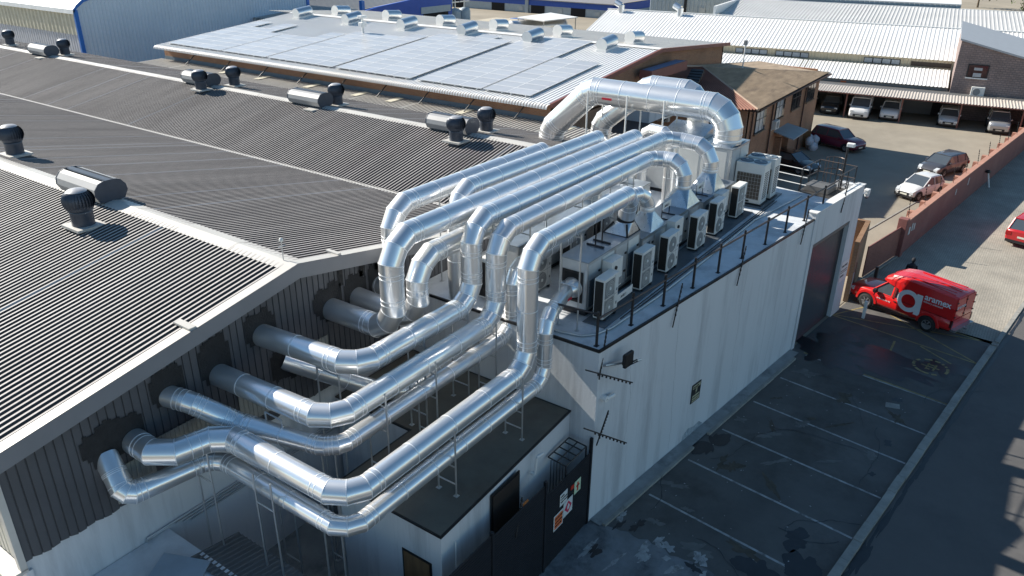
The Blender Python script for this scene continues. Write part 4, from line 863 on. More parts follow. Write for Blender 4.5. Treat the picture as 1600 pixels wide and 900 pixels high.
for x, lb in ((17.6, 'nearest'), (20.6, 'second'), (23.7, 'third'), (27.0, 'farthest')):
    frame(lb+' frame on the flat roof below the fourth and fifth top runs', x, 11.6, 12.95, 6.1, 9.0, (8.72,)); frame(lb+' frame on the flat roof below the two rearmost top runs', x+.4, 13.75, 15.35, 6.1, 9.35, (9.1,))
frame('slim frame in front of the first air handler carrying the foremost top run', 17.62, 9.9, 10.55, 6.1, 9.1, (7.5, 9.02)); frame('frame in front of the third hood beside the middle run', 23.9, 11.45, 12.35, 6.1, 8.75, (7.3, 8.7))
for b_, lb in ((17.7, 'left'), (15.7, 'middle'), (13.9, 'right')):
    t = thing('duct_support', lb+' pale painted frame carrying the giant arching duct', 'support frame', (31.4, b_, 6.1 if b_ < 15.9 else 7.35), 0, 'pale frames carrying the giant duct'); zt = 10.1-t.location.z
    for dx in (0, 1.5):
        mb = MB(); mb.tube((dx, 0, 0), (dx, 0, zt), .04, 8); mb.build('leg', zinc_white, t)
    mb = MB(); mb.tube((0, 0, zt-.78), (1.5, 0, zt-.78), .035, 8); mb.build('crossbar', zinc_white, t)
t = thing('roof_screen_rail', 'low horizontal rail behind the pale support frames of the giant duct', 'railing', (34.6, 13.4, 6.1)); mb = MB(); mb.tube((0, 0, 1), (0, 2.4, 1), .025, 6); mb.tube((0, 0, .5), (0, 2.4, .5), .02, 6); mb.build('rail', steel_m, t)
for y in (0, 1.2, 2.4):
    mb = MB(); mb.tube((0, y, 0), (0, y, 1), .025, 6); mb.build('post', steel_m, t)

# ------------------------------------------------------------------ safety railing of the roof edge
rl = thing('roof_railing', 'dark steel safety railing along the edge of the flat plant roof', 'railing', P(15.9, 11.0, 6.1), -TH)
S = [0.05, 1.78, 3.56, 5.38, 7.08, 8.84, 10.7, 12.45, 14.25, 16.05]
rust = mat('brownish_rail_steel', (.11, .085, .075), .45, .5, var=.2)
for s_ in S:
    mb = MB(); mb.tube((s_, 0, 0), (s_, 0, 1.08), .042, 8); mb.box(s_-.07, s_+.07, -.06, .06, 0, .015); mb.build('post', black_steel, rl)
mb = MB(); mb.tube((S[0], 0, .86), (17.6, 0, 1.0), .034, 8); mb.build('top_rail', rust, rl)
mb = MB(); mb.tube((S[0], 0, 1.0), (-.25, 1.45, 1.0), .034, 8); mb.build('return_rail', black_steel, rl)
mb = MB(); mb.tube((-.25, 1.45, 0), (-.25, 1.45, 1.0), .04, 8); mb.build('post', black_steel, rl)
# rear guard rail at far end
rr = thing('end_railing', 'three bar railing at the far end of the flat roof beside the black car', 'railing', P(33.75, 12.5, 6.1), -TH)
for z in (.35, .7, 1.05):
    mb = MB(); mb.tube((0, 0, z), (.1, 2.8, z), .02, 6); mb.build('rail', zinc_white, rr)
for y in (.25, 1.5, 2.75):
    mb = MB(); mb.tube((.0+y*.035, y, 0), (y*.035, y, 1.1), .025, 6); mb.build('post', black_steel, rr)
# access platform with hooped ladder head
pl = thing('access_platform', 'dark grated access platform with curved hooped cage at the far roof corner', 'platform', P(33.9, 11.15, 6.05), -TH)
mb = MB()
for i in range(40): mb.box(.02, 1.95, .02+i*.042, .045+i*.042, 0, .04)
mb.box(0, 2, 0, .04, -.08, .05); mb.box(0, 2, 1.68, 1.72, -.08, .05); mb.box(0, .04, 0, 1.7, -.08, .05); mb.box(1.96, 2, 0, 1.7, -.08, .05); mb.build('grating', mat('grating_steel', (.16, .15, .14), .6, .4), pl)
mb = MB(); mb.box(.3, 1.3, .5, 1.6, .05, .3); mb.build('step_box', sheet_dark, pl)
for z in (.55, 1.1):
    mb = MB(); mb.tube((0, 1.7, z), (2, 1.7, z), .022, 6); mb.tube((2, 0, z), (2, 1.7, z), .022, 6); mb.tube((0, 0, z), (2, 0, z), .022, 6); mb.build('rail', rust, pl)
for x, y in ((0, 0), (1, 0), (2, 0), (2, .85), (2, 1.7), (1, 1.7), (0, 1.7)):
    mb = MB(); mb.tube((x, y, 0), (x, y, 1.1), .025, 6); mb.build('post', black_steel, pl)
for z in (1.25, .7):
    mb = MB()
    for i in range(12):
        a0, a1 = math.pi*(i/12), math.pi*((i+1)/12); mb.tube((2+.42*math.sin(a0), 1.0-.42*math.cos(a0), z), (2+.42*math.sin(a1), 1.0-.42*math.cos(a1), z), .022, 6)
    mb.build('cage_hoop', rust, pl)
mb = MB()
for i in range(7):
    a0 = math.pi*i/6; mb.tube((2+.42*math.sin(a0), 1.0-.42*math.cos(a0), -1.8), (2+.42*math.sin(a0), 1.0-.42*math.cos(a0), 1.25), .015, 5)
mb.build('cage_bar', rust, pl)
lp = thing('lamp_post', 'black pole with a small white lamp at the far roof corner', 'lamp post', P(35.55, 11.6, 6.0)); mb = MB(); mb.tube((0, 0, 0), (0, 0, 2.1), .05, 8); mb.build('pole', black_steel, lp); mb = MB(); mb.bevbox(-.12, .12, -.28, .05, 2.05, 2.22, .03); mb.build('lamp_head', white_p, lp)
cm = thing('security_camera', 'white dome security camera on a thin arm off the wall end', 'camera', P(36.1, 10.9, 5.7), -TH)
mb = MB(); mb.tube((0, 0, 0), (1.15, 0, .05), .02, 6); mb.build('arm', steel_m, cm); mb = MB(); mb.bevbox(1.05, 1.35, -.1, .12, -.12, .12, .03); mb.lathe((1.22, 0, -.3), [(.0, 0), (.08, .03), (.11, .1), (.11, .2)], 16, cap=False); mb.build('housing', white_p, cm); mb = MB(); mb.lathe((1.22, 0, -.36), [(.0, 0), (.06, .03), (.08, .08)], 14); mb.build('dome', black_m, cm)

# ================================================================== SOLAR ROOFED BRICK WAREHOUSE
sw = thing('solar_warehouse', 'brick warehouse with a white ribbed roof carrying rows of solar panels', 'warehouse', (36, 22.6, 0))
def off(mb, x, y): mb.v = [(v[0]-x, v[1]-y, v[2]) for v in mb.v]; return mb
def swb(mb, nm, m, par=None): return off(mb, 36, 22.6).build(nm, m, par or sw)
a0, z0, a1, z1, a2, z2 = 35.95, 8.08, 49.8, 9.5, 62.3, 8.6
mb = MB(); d = Vector((a1-a0, 0, z1-z0)); corr(mb, (a0, 22.6, z0), d, (0, 1, 0), d.length, 36.8, .25, .035); swb(mb, 'roof_slope', white_roof)
mb = MB(); d = Vector((a2-a1, 0, z2-z1)); corr(mb, (a1, 22.6, z1), d, (0, 1, 0), d.length, 40, .25, .035); swb(mb, 'roof_slope', cream_roof)
mb = MB(); n = 190       # curved bullnose eave with visible ribs
for i in range(n):
    b0 = 22.6+36.8*i/n; b1 = b0+36.8/n*.52; b2 = b0+36.8/n
    prof = [(35.95, 8.10), (35.80, 8.07), (35.70, 8.02), (35.66, 7.94), (35.66, 7.86)]
    for (xa, za), (xb, zb) in zip(prof, prof[1:]):
        mb.quad((xa-.02, b0, za+.02), (xb-.02, b0, zb+.0), (xb-.02, b1, zb), (xa-.02, b1, za+.02)); mb.quad((xa+.02, b1, za-.01), (xb+.02, b1, zb), (xb+.02, b2, zb), (xa+.02, b2, za-.01))
swb(mb, 'bullnose_eave', white_roof)
mb = MB(); mb.box(36.42, 36.7, 22.85, 59.2, 7.25, 8.0); mb.box(36.42, 62.0, 22.85, 23.1, 0, 7.0); mb.extr([(36.5, 22.85, 6.9), (62, 22.85, 6.9), (62, 22.85, 8.4), (49.8, 22.85, 9.3), (36.5, 22.85, 7.95)], (0, .2, 0)); mb.box(61.75, 62, 22.85, 62, 0, 8.4); swb(mb, 'brick_wall', brick_m)
mb = MB(); mb.box(36.39, 36.7, 22.8, 59.2, 6.2, 7.27); swb(mb, 'blue_grey_wall_band', mat('blue_grey_plaster', (.16, .20, .23), .8))
mb = MB()
for b in (24.5, 28, 31.5, 35, 38.6, 42.4, 46.4, 50.6, 55): mb = MB(); mb.tube((36.3, b, 7.72), (35.5, b+.2, 7.05), .035, 6); mb.tube((36.3, b, 7.72), (36.42, b-.5, 7.78), .03, 6); swb(mb, 'downpipe_bracket', black_steel)
mb = MB(); mb.extr([(36, 22.5, 7.9), (49.8, 22.5, 9.32), (49.8, 22.5, 9.56), (36, 22.5, 8.14)], (0, .12, 0)); mb.extr([(49.8, 22.5, 9.32), (62.5, 22.5, 8.42), (62.5, 22.5, 8.66), (49.8, 22.5, 9.56)], (0, .12, 0)); swb(mb, 'red_barge_board', mat('red_brown_fascia', (.24, .09, .07), .6))
mb = MB()
for i in range(16): b = 22.6+i*2.3; mb.quad((49.4, b, 9.53), (49.8, b, 9.575), (49.8, b+2.28, 9.575), (49.4, b+2.28, 9.53)); mb.quad((49.8, b, 9.575), (50.2, b, 9.545), (50.2, b+2.28, 9.545), (49.8, b+2.28, 9.575))
swb(mb, 'ridge_cap', white_p)
# blue box gutter bay on the gable
mb = MB(); mb.box(46.4, 52.0, 21.6, 22.45, 8.0, 8.6); t = tag(mb.build('gable_gutter_box', MATS['red_brown_fascia']), 'red brown box gutter with a blue inside on the brick gable of the solar warehouse', 'gutter')
mb = MB(); mb.box(46.6, 51.8, 21.7, 22.4, 8.603, 8.61); mb.build('gutter_lining', mat('gutter_blue', (.12, .22, .36), .4), t)
mb = MB(); mb.box(44, 51.5, 20.4, 22.5, 5.9, 6.9); tag(mb.build('grey_parapet_link', plaster), 'pale parapet link block between the solar warehouse and the tiled brick building', 'parapet')
lp2 = thing('mast_light', 'slim white mast with a small lamp before the brick gable', 'lamp post', (60.8, 20.7, 6.3)); mb = MB(); mb.tube((0, 0, 0), (0, 0, 2.6), .05, 8); mb.build('pole', white_p, lp2); mb = MB(); mb.bevbox(-.12, .12, -.12, .12, 2.5, 2.85, .03); mb.build('lamp_head', grille_m, lp2); mb = MB(); mb.box(-.8, .8, -.3, .3, -.05, .1); mb.build('base', white_p, lp2)
# solar arrays
sl = (z1-z0)/(a1-a0); ang = math.atan(sl)
pm = MB(); pm.box(.012, .98, .012, 1.63, .0, .035)
panel_me = pm.build('solar_panel', solar_m).data; o_ = bpy.data.objects['solar_panel']; bpy.data.objects.remove(o_)
fm = MB(); fm.box(0, .992, 0, .035, -.005, .042); fm.box(0, .992, 1.607, 1.642, -.005, .042); fm.box(0, .035, .035, 1.607, -.005, .042); fm.box(.957, .992, .035, 1.607, -.005, .042)
frame_me = fm.build('panel_frame', solar_f).data; bpy.data.objects.remove(bpy.data.objects['panel_frame'])
def array(label, b0, ncol, rows_, skip=()):
    t = thing('solar_array', label, 'solar array', (a0+.55, b0, z0+.55*sl+.13), 0, 'solar panel blocks on the white roof'); t.rotation_euler = (0, -ang, 0)
    cnt = 0
    for c in range(ncol):
        rn = rows_[c] if isinstance(rows_, (list, tuple)) else rows_
        for q in range(rn):
            if (c, q) in skip: continue
            cnt += 1
            if cnt > 95: continue
            p = bpy.data.objects.new('solar_panel', panel_me); COL.objects.link(p); p.parent = t; p.location = (q*1.0, c*1.65, 0)
            f_ = bpy.data.objects.new('panel_frame', frame_me); COL.objects.link(f_); f_.parent = p
    mb = MB()
    for c in range(ncol):
        rn = rows_[c] if isinstance(rows_, (list, tuple)) else rows_
        for yy in (.3, 1.3): mb.box(-.02, rn*1.0, c*1.65+yy, c*1.65+yy+.05, -.08, -.006)
    mb.build('mounting_rail', solar_f, t)
array('solar panel block nearest the giant duct, at the right end of the white roof', 24.25, 2, [8, 8]); array('solar panel block second from the right end, reaching up to the ridge', 27.7, 3, [13, 13, 13])
array('solar panel block third from the right, between two dark gaps', 33.2, 4, [11, 12, 11, 11]); array('solar panel block in the middle of the white roof', 40.1, 4, [10, 9, 9, 9])
array('solar panel block left of the middle, short at its upper edge', 46.9, 3, [8, 6, 6]); array('solar panel block at the left end of the white roof', 52.0, 4, [6, 9, 7, 9])
# barrel roof vents
def drum(label, x, y, z, tilt):
    t = thing('drum_vent', label, 'roof vent', (x, y, z), 0, 'shiny drum vents along the white roof ridge'); t.rotation_euler = (0, -tilt, 0); t.scale = (.78, .72, .72)
    n = 20; prof = [(.58*math.sin(2*math.pi*i/n), .62+.56*math.cos(2*math.pi*i/n)) for i in range(n)]
    mb = MB(); mb.add([(-1.0, a, b) for a, b in prof]+[(1.0, a, b) for a, b in prof], [(i, (i+1) % n, n+(i+1) % n, n+i) for i in range(n)], smooth=True); mb.build('drum', chrome, t)
    for x_ in (-1.04, 1.0): mb = MB(); mb.extr([(x_, a*1.03, .62+(b-.62)*1.03) for a, b in prof], (.04, 0, 0)); mb.build('end_disc', white_p, t)
    mb = MB(); mb.box(-1.1, 1.1, -.5, .5, -.15, .2); mb.build('base', white_roof, t); mb = MB(); mb.box(-1.0, 1.0, .5, .64, .55, .75); mb.build('slot', dark_in, t); return t
for i, (x, y) in enumerate(((48.6, 56.5), (48.3, 50.1), (48.4, 44.0), (48.5, 38.0), (48.3, 31.9), (48.3, 25.9))):
    drum('drum vent of the nearer row, number %s from the giant duct end' % ('six', 'five', 'four', 'three', 'two', 'one')[i], x, y, z1-(a1-x)*sl+.03, ang)
for i, (x, y) in enumerate(((51.8, 55.1), (51.8, 48.9), (51.8, 42.9), (52.2, 37.8), (52.1, 31.8), (52.1, 25.8))):
    drum('drum vent of the row behind the ridge, number %s from the giant duct end' % ('six', 'five', 'four', 'three', 'two', 'one')[i], x, y, z1-(x-a1)*.072+.03, -.07)
t = thing('roof_weather_station', 'white jointed instrument stand on the solar roof', 'instrument', (45.2, 45.8, 9.0)); mb = MB(); mb.lathe((0, 0, 0), [(.5, 0), (.35, .1), (.1, .15)], 12); mb.tube((0, 0, 0), (0, 0, 1.5), .09, 8); mb.bevbox(-.3, .3, -.2, .2, .7, 1.0, .05); mb.bevbox(-.3, .3, -.25, .25, 1.3, 1.5, .05); mb.build('stand', white_p, t)

# ================================================================== BLUE TRIMMED HANGAR
hg = thing('hangar', 'pale blue grey hangar with bright blue edge trim and translucent wall band', 'hangar', (44, 86.5, 0))
def gab(x): return 8.55 if x <= 0 else min(8.55+x*1.0, 9.4+(x-.9)*.30)
mb = MB(); corr_v(mb, (0, 0), (31.2, 0), 0, lambda x: gab(x), .42, .06, nrm=(0, -1, 0), prof=[(0, 0), (.15, 1), (.6, 1), (.8, 0)]); mb.build('gable_cladding', hang_m, hg)
mb = MB(); corr_v(mb, (0, 90), (0, 0), 0, 5.95, .5, .05, nrm=(-1, 0, 0)); mb.build('lower_cladding', mat('grey_lilac_cladding', (.50, .51, .56), .55, .1), hg)
mb = MB(); corr_v(mb, (-.03, 90), (-.03, 0), 5.95, 8.3, .8, .12, nrm=(-1, 0, 0), prof=[(0, 0), (.2, 1), (.5, 1), (.7, 0)]); mb.build('translucent_band', trans_m, hg)
mb = MB(); pr = [(-.35, 8.1), (-.3, 8.55), (.1, 8.95), (.9, 9.5), (12, 12.9), (31, 18)]
for (xa, za), (xb, zb) in zip(pr, pr[1:]): mb.quad((xa, -.1, za), (xb, -.1, zb), (xb, 90, zb), (xa, 90, za))
mb.build('roof_sheet', mat('bright_roof_sheet', (.68, .70, .72), .5, .1), hg)
mb = MB(); mb.box(-.3, .12, -.2, .02, 0, 8.5)
for (xa, za), (xb, zb) in zip(pr[1:], pr[2:]): mb.extr([(xa, -.2, za-.3), (xb, -.2, zb-.3), (xb, -.2, zb+.08), (xa, -.2, za+.08)], (0, .2, 0))
mb.box(31.1, 31.5, -.2, .02, 0, 18); mb.build('edge_trim', blue_trim, hg)

# ================================================================== FAR BACKGROUND
def simple(name, label, cat, loc): return thing(name, label, cat, loc)
# grey roof beyond the hangar
t = simple('far_shed', 'long grey roofed shed beyond the solar roof, behind the blue post', 'shed', (66, 78, 0)); mb = MB(); d = Vector((30, 0, 2.0)); corr(mb, (0, .2, 6.0), d, (0, 1, 0), d.length, 60, .8, .08); mb.build('roof', mat('far_grey_roof', (.36, .35, .34), .6, .1, var=.1, scale=.1), t); mb = MB(); mb.extr([(.5, .5, 0), (29, .5, 0), (29, .5, 7.8), (.5, .5, 5.9)], (0, 58, 0)); mb.build('wall', grey_clad, t)
t = simple('blue_gable', 'cobalt blue wall with a sloping top left of the square tower', 'building', (74, 77.4, 0)); mb = MB(); mb.extr([(0, 0, 0), (21, 0, 0), (21, 0, 8.2), (11.8, 0, 7.45), (5.4, 0, 6.95), (0, 0, 6.25)], (0, .4, 0)); mb.build('wall', blue_m, t); mb = MB(); mb.box(14.5, 20, -.1, 0, 0, 5.4); mb.build('door', dark_in, t); mb = MB(); mb.box(14, 20.6, -.08, 0, 5.4, 6.3); mb.build('grey_band', grey_clad, t)
t = simple('blue_post', 'blue square post by the hangar end, before the grey shed roof', 'post', (75.6, 77.0, 0)); mb = MB(); mb.box(0, .5, -.5, .0, 0, 8.0); mb.build('shaft', blue_trim, t)
# blue factory
bf = simple('blue_factory', 'long cobalt blue and grey factory with dark doorways beyond the silver vessels', 'factory', (147, 78, 0))
mb = MB(); mb.box(0, .4, 0, 55, 1.6, 2.8); mb.box(0.4, 40, -.4, 0, 1.3, 2.8); mb.build('blue_band', blue_m, bf); mb = MB(); mb.box(.1, .5, 0.1, 55, 0, 1.6); mb.box(0.5, 40, -.3, -.1, 0, 1.3); mb.build('lower_wall', grey_clad, bf)
mb = MB(); mb.quad((-.6, -1, 2.86), (35, -1, 3.9), (35, 56, 3.9), (-.6, 56, 2.86)); mb.box(-.7, -.5, -1, 56, 2.75, 2.9); mb.build('roof', mat('far_dark_roof', (.25, .24, .24), .6), bf)
for y in (6.5, 16.5, 27, 38):
    mb = MB(); mb.box(-.05, .1, y, y+3.4, 0, 1.6); mb.build('doorway', dark_in, bf)
for y in (1.2, 3.0, 12, 22):
    mb = MB(); mb.box(-.02, .1, y, y+1.1, .4, 1.2); mb.build('window', glass_l, bf)
mb = MB(); mb.box(-.3, 0, 20.5, 21.3, 0, 2.8); mb.build('column', grey_clad, bf)
# silver vessels, silos, tower
t = simple('square_tower', 'tall square grey tower behind the solar roof ridge', 'tower', (100, 84, 0)); mb = MB(); mb.bevbox(-.9, .9, -1, 1, 0, 7.6, .05); mb.build('shaft', mat('far_grey_panel', (.42, .46, .48), .5), t)
for i, (x, y, h) in enumerate(((100.9, 81.6, 4.9), (102.4, 80.9, 5.0))):
    t = simple('silo', ('left', 'right')[i]+' pale upright silo beside the square grey tower', 'silo', (x, y, 0)); t['group'] = 'upright silos'; mb = MB(); mb.lathe((0, 0, 0), [(.95, 0), (.95, h-.4), (.8, h), (.2, h+.2)], 24); mb.build('tank', grey_clad, t)
    mb = MB(); mb.tube((0, 0, h), (0, 0, h+1.8), .12, 8); mb.box(-1.2, 1.2, -.1, .1, h+1.0, h+1.15); mb.build('pipework', steel_m, t)
for i, (x, y, z, L_, rr, a) in enumerate(((103.5, 72.6, 1.9, 9.5, 1.1, .55), (98.3, 74.6, 1.6, 3.4, .95, .55))):
    t = simple('horizontal_vessel', ('long shiny horizontal vessel with white dished ends', 'short shiny horizontal vessel with a white end nearer the ridge')[i], 'tank', (x, y, z)); t.rotation_euler = (0, 0, a-1.0)
    t['group'] = 'silver process vessels'; mb = MB(); mb.tube((0, 0, .6), (L_, 0, .6), rr, 24); mb.build('shell', chrome, t)
    mb = MB(); v = []
    for sx, x0_ in ((-1, 0), (1, L_)):
        prof = [(rr*1.03, 0), (rr*.9, .35), (rr*.5, .6), (0.01, .68)]; n = 20; vv = []
        for (q, e) in prof: vv += [(x0_+sx*e, q*math.cos(2*math.pi*k/n), .6+q*math.sin(2*math.pi*k/n)) for k in range(n)]
        mb.add(vv, [(k*n+j, k*n+(j+1) % n, (k+1)*n+(j+1) % n, (k+1)*n+j) for k in range(3) for j in range(n)], smooth=True)
    mb.build('dished_end', white_p, t)
    mb = MB(); mb.box(.4, .9, -rr*.8, rr*.8, -z-.0, .0); mb.box(L_-.9, L_-.4, -rr*.8, rr*.8, -z, .0); mb.build('saddle', grey_clad, t)
t = simple('dark_plant_shed', 'dark low plant shed with a pale roof edge between silos and vessels', 'shed', (101, 76.4, 0)); mb = MB(); mb.box(0, 8, -3, 3, 0, 3.0); mb.build('wall', mat('far_dark_wall', (.06, .07, .09), .6), t); mb = MB(); mb.box(-.2, 8.2, -3.2, 3.2, 3.0, 3.2); mb.build('roof', mat('far_beige_roof', (.5, .44, .34), .7), t)
t = simple('white_canopy', 'flat white canopy roof on thin posts beyond the ridge', 'canopy', (97.3, 55, 0)); mb = MB(); mb.prism([(7.7, 17.4), (17, 17.2), (14, 10.2), (5.9, 11.3)], 3.9, 4.05); mb.build('roof', white_p, t)
for x, y in ((7.7, 17.3), (16.6, 16.8), (13.8, 10.5), (6.2, 11.6)):
    mb = MB(); mb.tube((x, y, 0), (x, y, 3.9), .1, 6); mb.build('post', steel_m, t)
t = simple('second_canopy', 'low pale canopy by the brown boundary fence, left of the white warehouse', 'canopy', (97, 55, 0)); mb = MB(); mb.prism([(4.5, .6), (17, 1.2), (15, -1.2), (.5, -1.5)], 3.4, 3.55); mb.build('roof', cream_roof, t); mb = MB(); mb.tube((4.6, .4, 0), (4.6, .4, 3.4), .1, 6); mb.tube((15, -1, 0), (15, -1, 3.4), .1, 6); mb.build('post', steel_m, t)
t = simple('boundary_fence', 'brown panel fence in front of the far yard', 'fence', (93.5, 52, 0)); mb = MB()
for k in range(14): mb.box(-.05+.25*k, .05+.25*k, k*1.9, k*1.9+1.85, 0, 2.7)
mb.build('panel', mat('far_brown_fence', (.22, .17, .13), .7), t)
for k in range(26):
    x = 118+random.uniform(-5, 9); y = 64+random.uniform(-9, 26); hh = random.uniform(.7, 1.8)
    mb = MB(); mb.bevbox(-.9, .9, -1.1, 1.1, 0, hh, .15)
    cc = ((.55, .5, .42), (.5, .16, .06), (.1, .12, .16), (.6, .6, .6), (.08, .16, .4))[k % 5]
    o = mb.build('stored_crate', mat('yard_goods_%d' % (k % 5), cc, .6), None, (x, y, 0), random.uniform(0, 3))
    tag(o, ('pale', 'orange', 'dark', 'white', 'blue')[k % 5]+' bulk goods stacked in the far factory yard', 'crate', 'goods stacked in the far yard '+'abcde'[k % 5])
# white warehouse, frame rotated ~7.7 degrees the other way
WR = math.atan(.136)      # its eave line leans away towards +X as Y falls
wh = thing('white_warehouse', 'very long warehouse with two white ribbed roofs and a beige clad wall with window strips', 'warehouse', (94.1, 10.0, 0), WR)
# local frame: x = away, y = along the building towards the left
LW = 56
def wbox(x0, x1, y0, y1, z0, z1, nm, m, par=None): mb = MB(); mb.box(x0, x1, y0, y1, z0, z1); return mb.build(nm, m, par or wh)
mb = MB(); corr_v(mb, (0, -1), (0, LW-13), 0, 4.75, .35, .035, nrm=(-1, 0, 0)); mb.build('clad_wall', beige_m, wh)
mb = MB(); d = Vector((9.2, 0, 2.3)); corr(mb, (-.35, -1, 4.66), d, (0, 1, 0), d.length, 42.5, .42, .04); mb.build('roof_slope', white_roof, wh)
mb = MB(); corr(mb, (-.35, -14, 4.66), d, (0, 1, 0), d.length, 13, .42, .04); mb.build('roof_slope', white_roof, wh)
mb = MB(); mb.box(8.7, 9.15, -14, 41.6, 6.96, 7.06); mb.build('ridge_cap', white_p, wh)
mb = MB(); d = Vector((14.0, 0, 1.35)); corr(mb, (9.1, -30, 6.6), d, (0, 1, 0), d.length, 57.5, .42, .04); mb.build('rear_roof_slope', mat('greyish_white_roof', (.55, .545, .53), .6, .1, var=.12, scale=.15), wh)
mb = MB(); mb.box(9.2, 23, -30, 27.3, 0, 6.5); mb.box(.1, 9.2, 28, 41.3, 0, 4.6); mb.build('rear_wall', beige_m, wh); mb = MB(); mb.box(23.0, 23.4, -30, 27.5, 7.9, 8.0); mb.box(9.1, 23.3, 27.3, 27.6, 7.0, 8.0); mb.build('rear_edge', white_p, wh)
for y0 in (4.9, 14.2, 18.7):
    f_ = wbox(-.08, -.035, y0, y0+3.6, 3.86, 4.42, 'window_strip', black_steel)
    for k in range(4): wbox(-.10, -.082, y0+.06+k*.9, y0+.84+k*.9, 3.91, 4.37, 'pane', glass_l, f_)
wbox(-.08, -.035, .05, 3.85, 3.9, 4.35, 'dark_window_strip', mat('brown_strip', (.06, .045, .035), .5))
for y_, lb in ((31.5, 'right'), (39.4, 'left')):
    t = thing('roof_exhaust', lb+' bent white exhaust cowl on the ridge of the white warehouse', 'roof vent', (0, 0, 0), 0, 'bent exhaust cowls on the white warehouse'); q = wh.matrix_basis.to_4x4() if False else Matrix.Rotation(WR, 4, 'Z')
    pz = Vector((94.1, 10, 0))+(Matrix.Rotation(WR, 3, 'Z') @ Vector((8.0, y_, 6.75))); t.location = pz
    mb = MB(); mb.tube((0, 0, -.1), (0, 0, .9), .4, 14); mb.tube((0, 0, .8), (.1, .9, 1.2), .4, 14); mb.build('cowl', chrome, t)
# lean-to and grey wall in front of the warehouse
lt = thing('lean_to', 'white ribbed lean to roof with a grey wall behind the carport', 'lean to', (88.7, 9.3, 0), WR)
mb = MB(); d = Vector((5.2, 0, .95)); corr(mb, (-.3, 0, 2.82), d, (0, 1, 0), d.length, 13.5, .36, .045); mb.build('roof_slope', white_roof, lt)
mb = MB(); corr(mb, (-.3, 15.0, 2.82), d, (0, 1, 0), d.length, 28, .36, .045); mb.build('roof_slope', white_roof, lt)
mb = MB()
for y in (13.6, 14.1, 14.6): corr(mb, (-.3, y, 2.80), d, (0, 1, 0), d.length, .38, .38, .03)
mb.build('roof_slope', white_roof, lt)
mb = MB(); mb.box(0, .25, 0, 42, 0, 2.78); mb.build('wall', mat('dull_grey_wall', (.26, .25, .24), .85, var=.1, scale=.5), lt)
mb = MB(); mb.box(-.03, 0, 9.4, 9.95, 2.35, 2.6); mb.build('red_notice', sgr, lt)
mb = MB(); mb.box(-.08, .0, 8.9, 9.0, 1.2, 2.8); mb.build('downpipe', grille_m, lt)
# block building at right
bk = thing('block_building', 'pinkish rough block building with a grey mono roof, window and air conditioner', 'building', (88.0, 9.0, 0), WR)
mb = MB(); mb.extr([(0, 0, 0), (0, 0, 7.36), (0, -18, 3.1), (0, -18, 0)], (9.5, 0, 0)); mb.build('block_wall', block_m, bk)
mb = MB(); mb.extr([(-.25, .15, 7.42), (-.25, -18, 3.13), (-.25, -18, 3.3), (-.25, .15, 7.59)], (8.5, 0, .85)); mb.build('roof', mat('mono_roof_grey', (.42, .44, .46), .5, .1, var=.04), bk)
f_ = MB(); f_.box(-.05, 0, -2.85, -1.05, 4.05, 5.3); f_ = f_.build('window', black_steel, bk)
mb = MB(); mb.box(-.07, -.05, -2.75, -1.15, 4.15, 5.2); mb.build('glass', glass_d, f_)
for z0_, z1_ in ((4.15, 4.5), (4.75, 5.0)):
    mb = MB(); mb.box(-.085, -.07, -2.3, -1.6, z0_, z1_); mb.build('pale_curtain', glass_l, f_)
mb = MB(); mb.box(-.12, 0, -2.9, -1.0, 3.95, 4.05); mb.build('sill', white_p, f_)
ac = thing('wall_air_conditioner', 'white outdoor air conditioner on the pinkish block wall', 'air conditioner', (88.25, 7.45, 2.2), WR); mb = MB(); mb.bevbox(-.5, 0, -1.35, -.2, .2, 1.05, .03); mb.build('casing', ac_white, ac); mb = MB(); mb.lathe((0, 0, 0), [(.33, 0), (.33, .03), (.3, .04)], 24); mb.v = [(-.5-z, -.65+x, .63+y) for x, y, z in mb.v]; mb.build('fan_grille', grille_m, ac); mb = MB(); mb.tube((0, -.3, .2), (-.5, -.3, .18), .025, 5); mb.tube((0, -1.2, .2), (-.5, -1.2, .18), .025, 5); mb.build('bracket', steel_m, ac)
# grey clad halls behind
t = thing('grey_hall', 'grey blue clad hall rising behind the white warehouse ridge', 'hall', (113.0, 53.8, 0), WR); mb = MB(); corr_v(mb, (0, 0), (0, -41), 0, 8.3, .6, .06, nrm=(-1, 0, 0)); mb.build('cladding', grey_clad, t); mb = MB(); mb.box(-.2, .2, -5.6, -5.2, 0, 8.4); mb.build('corner_post', black_steel, t); mb = MB(); mb.extr([(0, -41, 8.32), (22, -41, 9.0), (22, 0, 9.0), (0, 0, 8.32)], (0, 0, .1)); mb.build('roof', white_roof, t)
for y in (-7.5, -9.6, -11.7, -16.7, -19):
    mb = MB(); mb.box(-.14, -.07, y-.9, y, 4.6, 6.4); mb.build('window', glass_l, t)
t = thing('far_outhouse', 'small white roofed building beyond the right end of the rear roof', 'building', (150, 16, 0), .2); mb = MB(); mb.box(0, 12, 0, 14, 0, 3.2); mb.build('wall', beige_m, t); mb = MB(); mb.extr([(-.5, -.5, 3.2), (-.5, 14.5, 3.2), (-.5, 7, 4.6)], (13, 0, 0)); mb.build('roof', white_p, t)
for y in (2, 5, 8, 11):
    mb = MB(); mb.box(-.05, 0, y, y+1, 1, 2.4); mb.build('window', glass_d, t)
t = thing('garden_wall', 'pale blue grey boundary wall near the trees at the top right', 'wall', (165, -6, 0), .2); mb = MB(); mb.box(0, .3, 0, 22, 0, 2.4); mb.build('wall', hang_m, t)
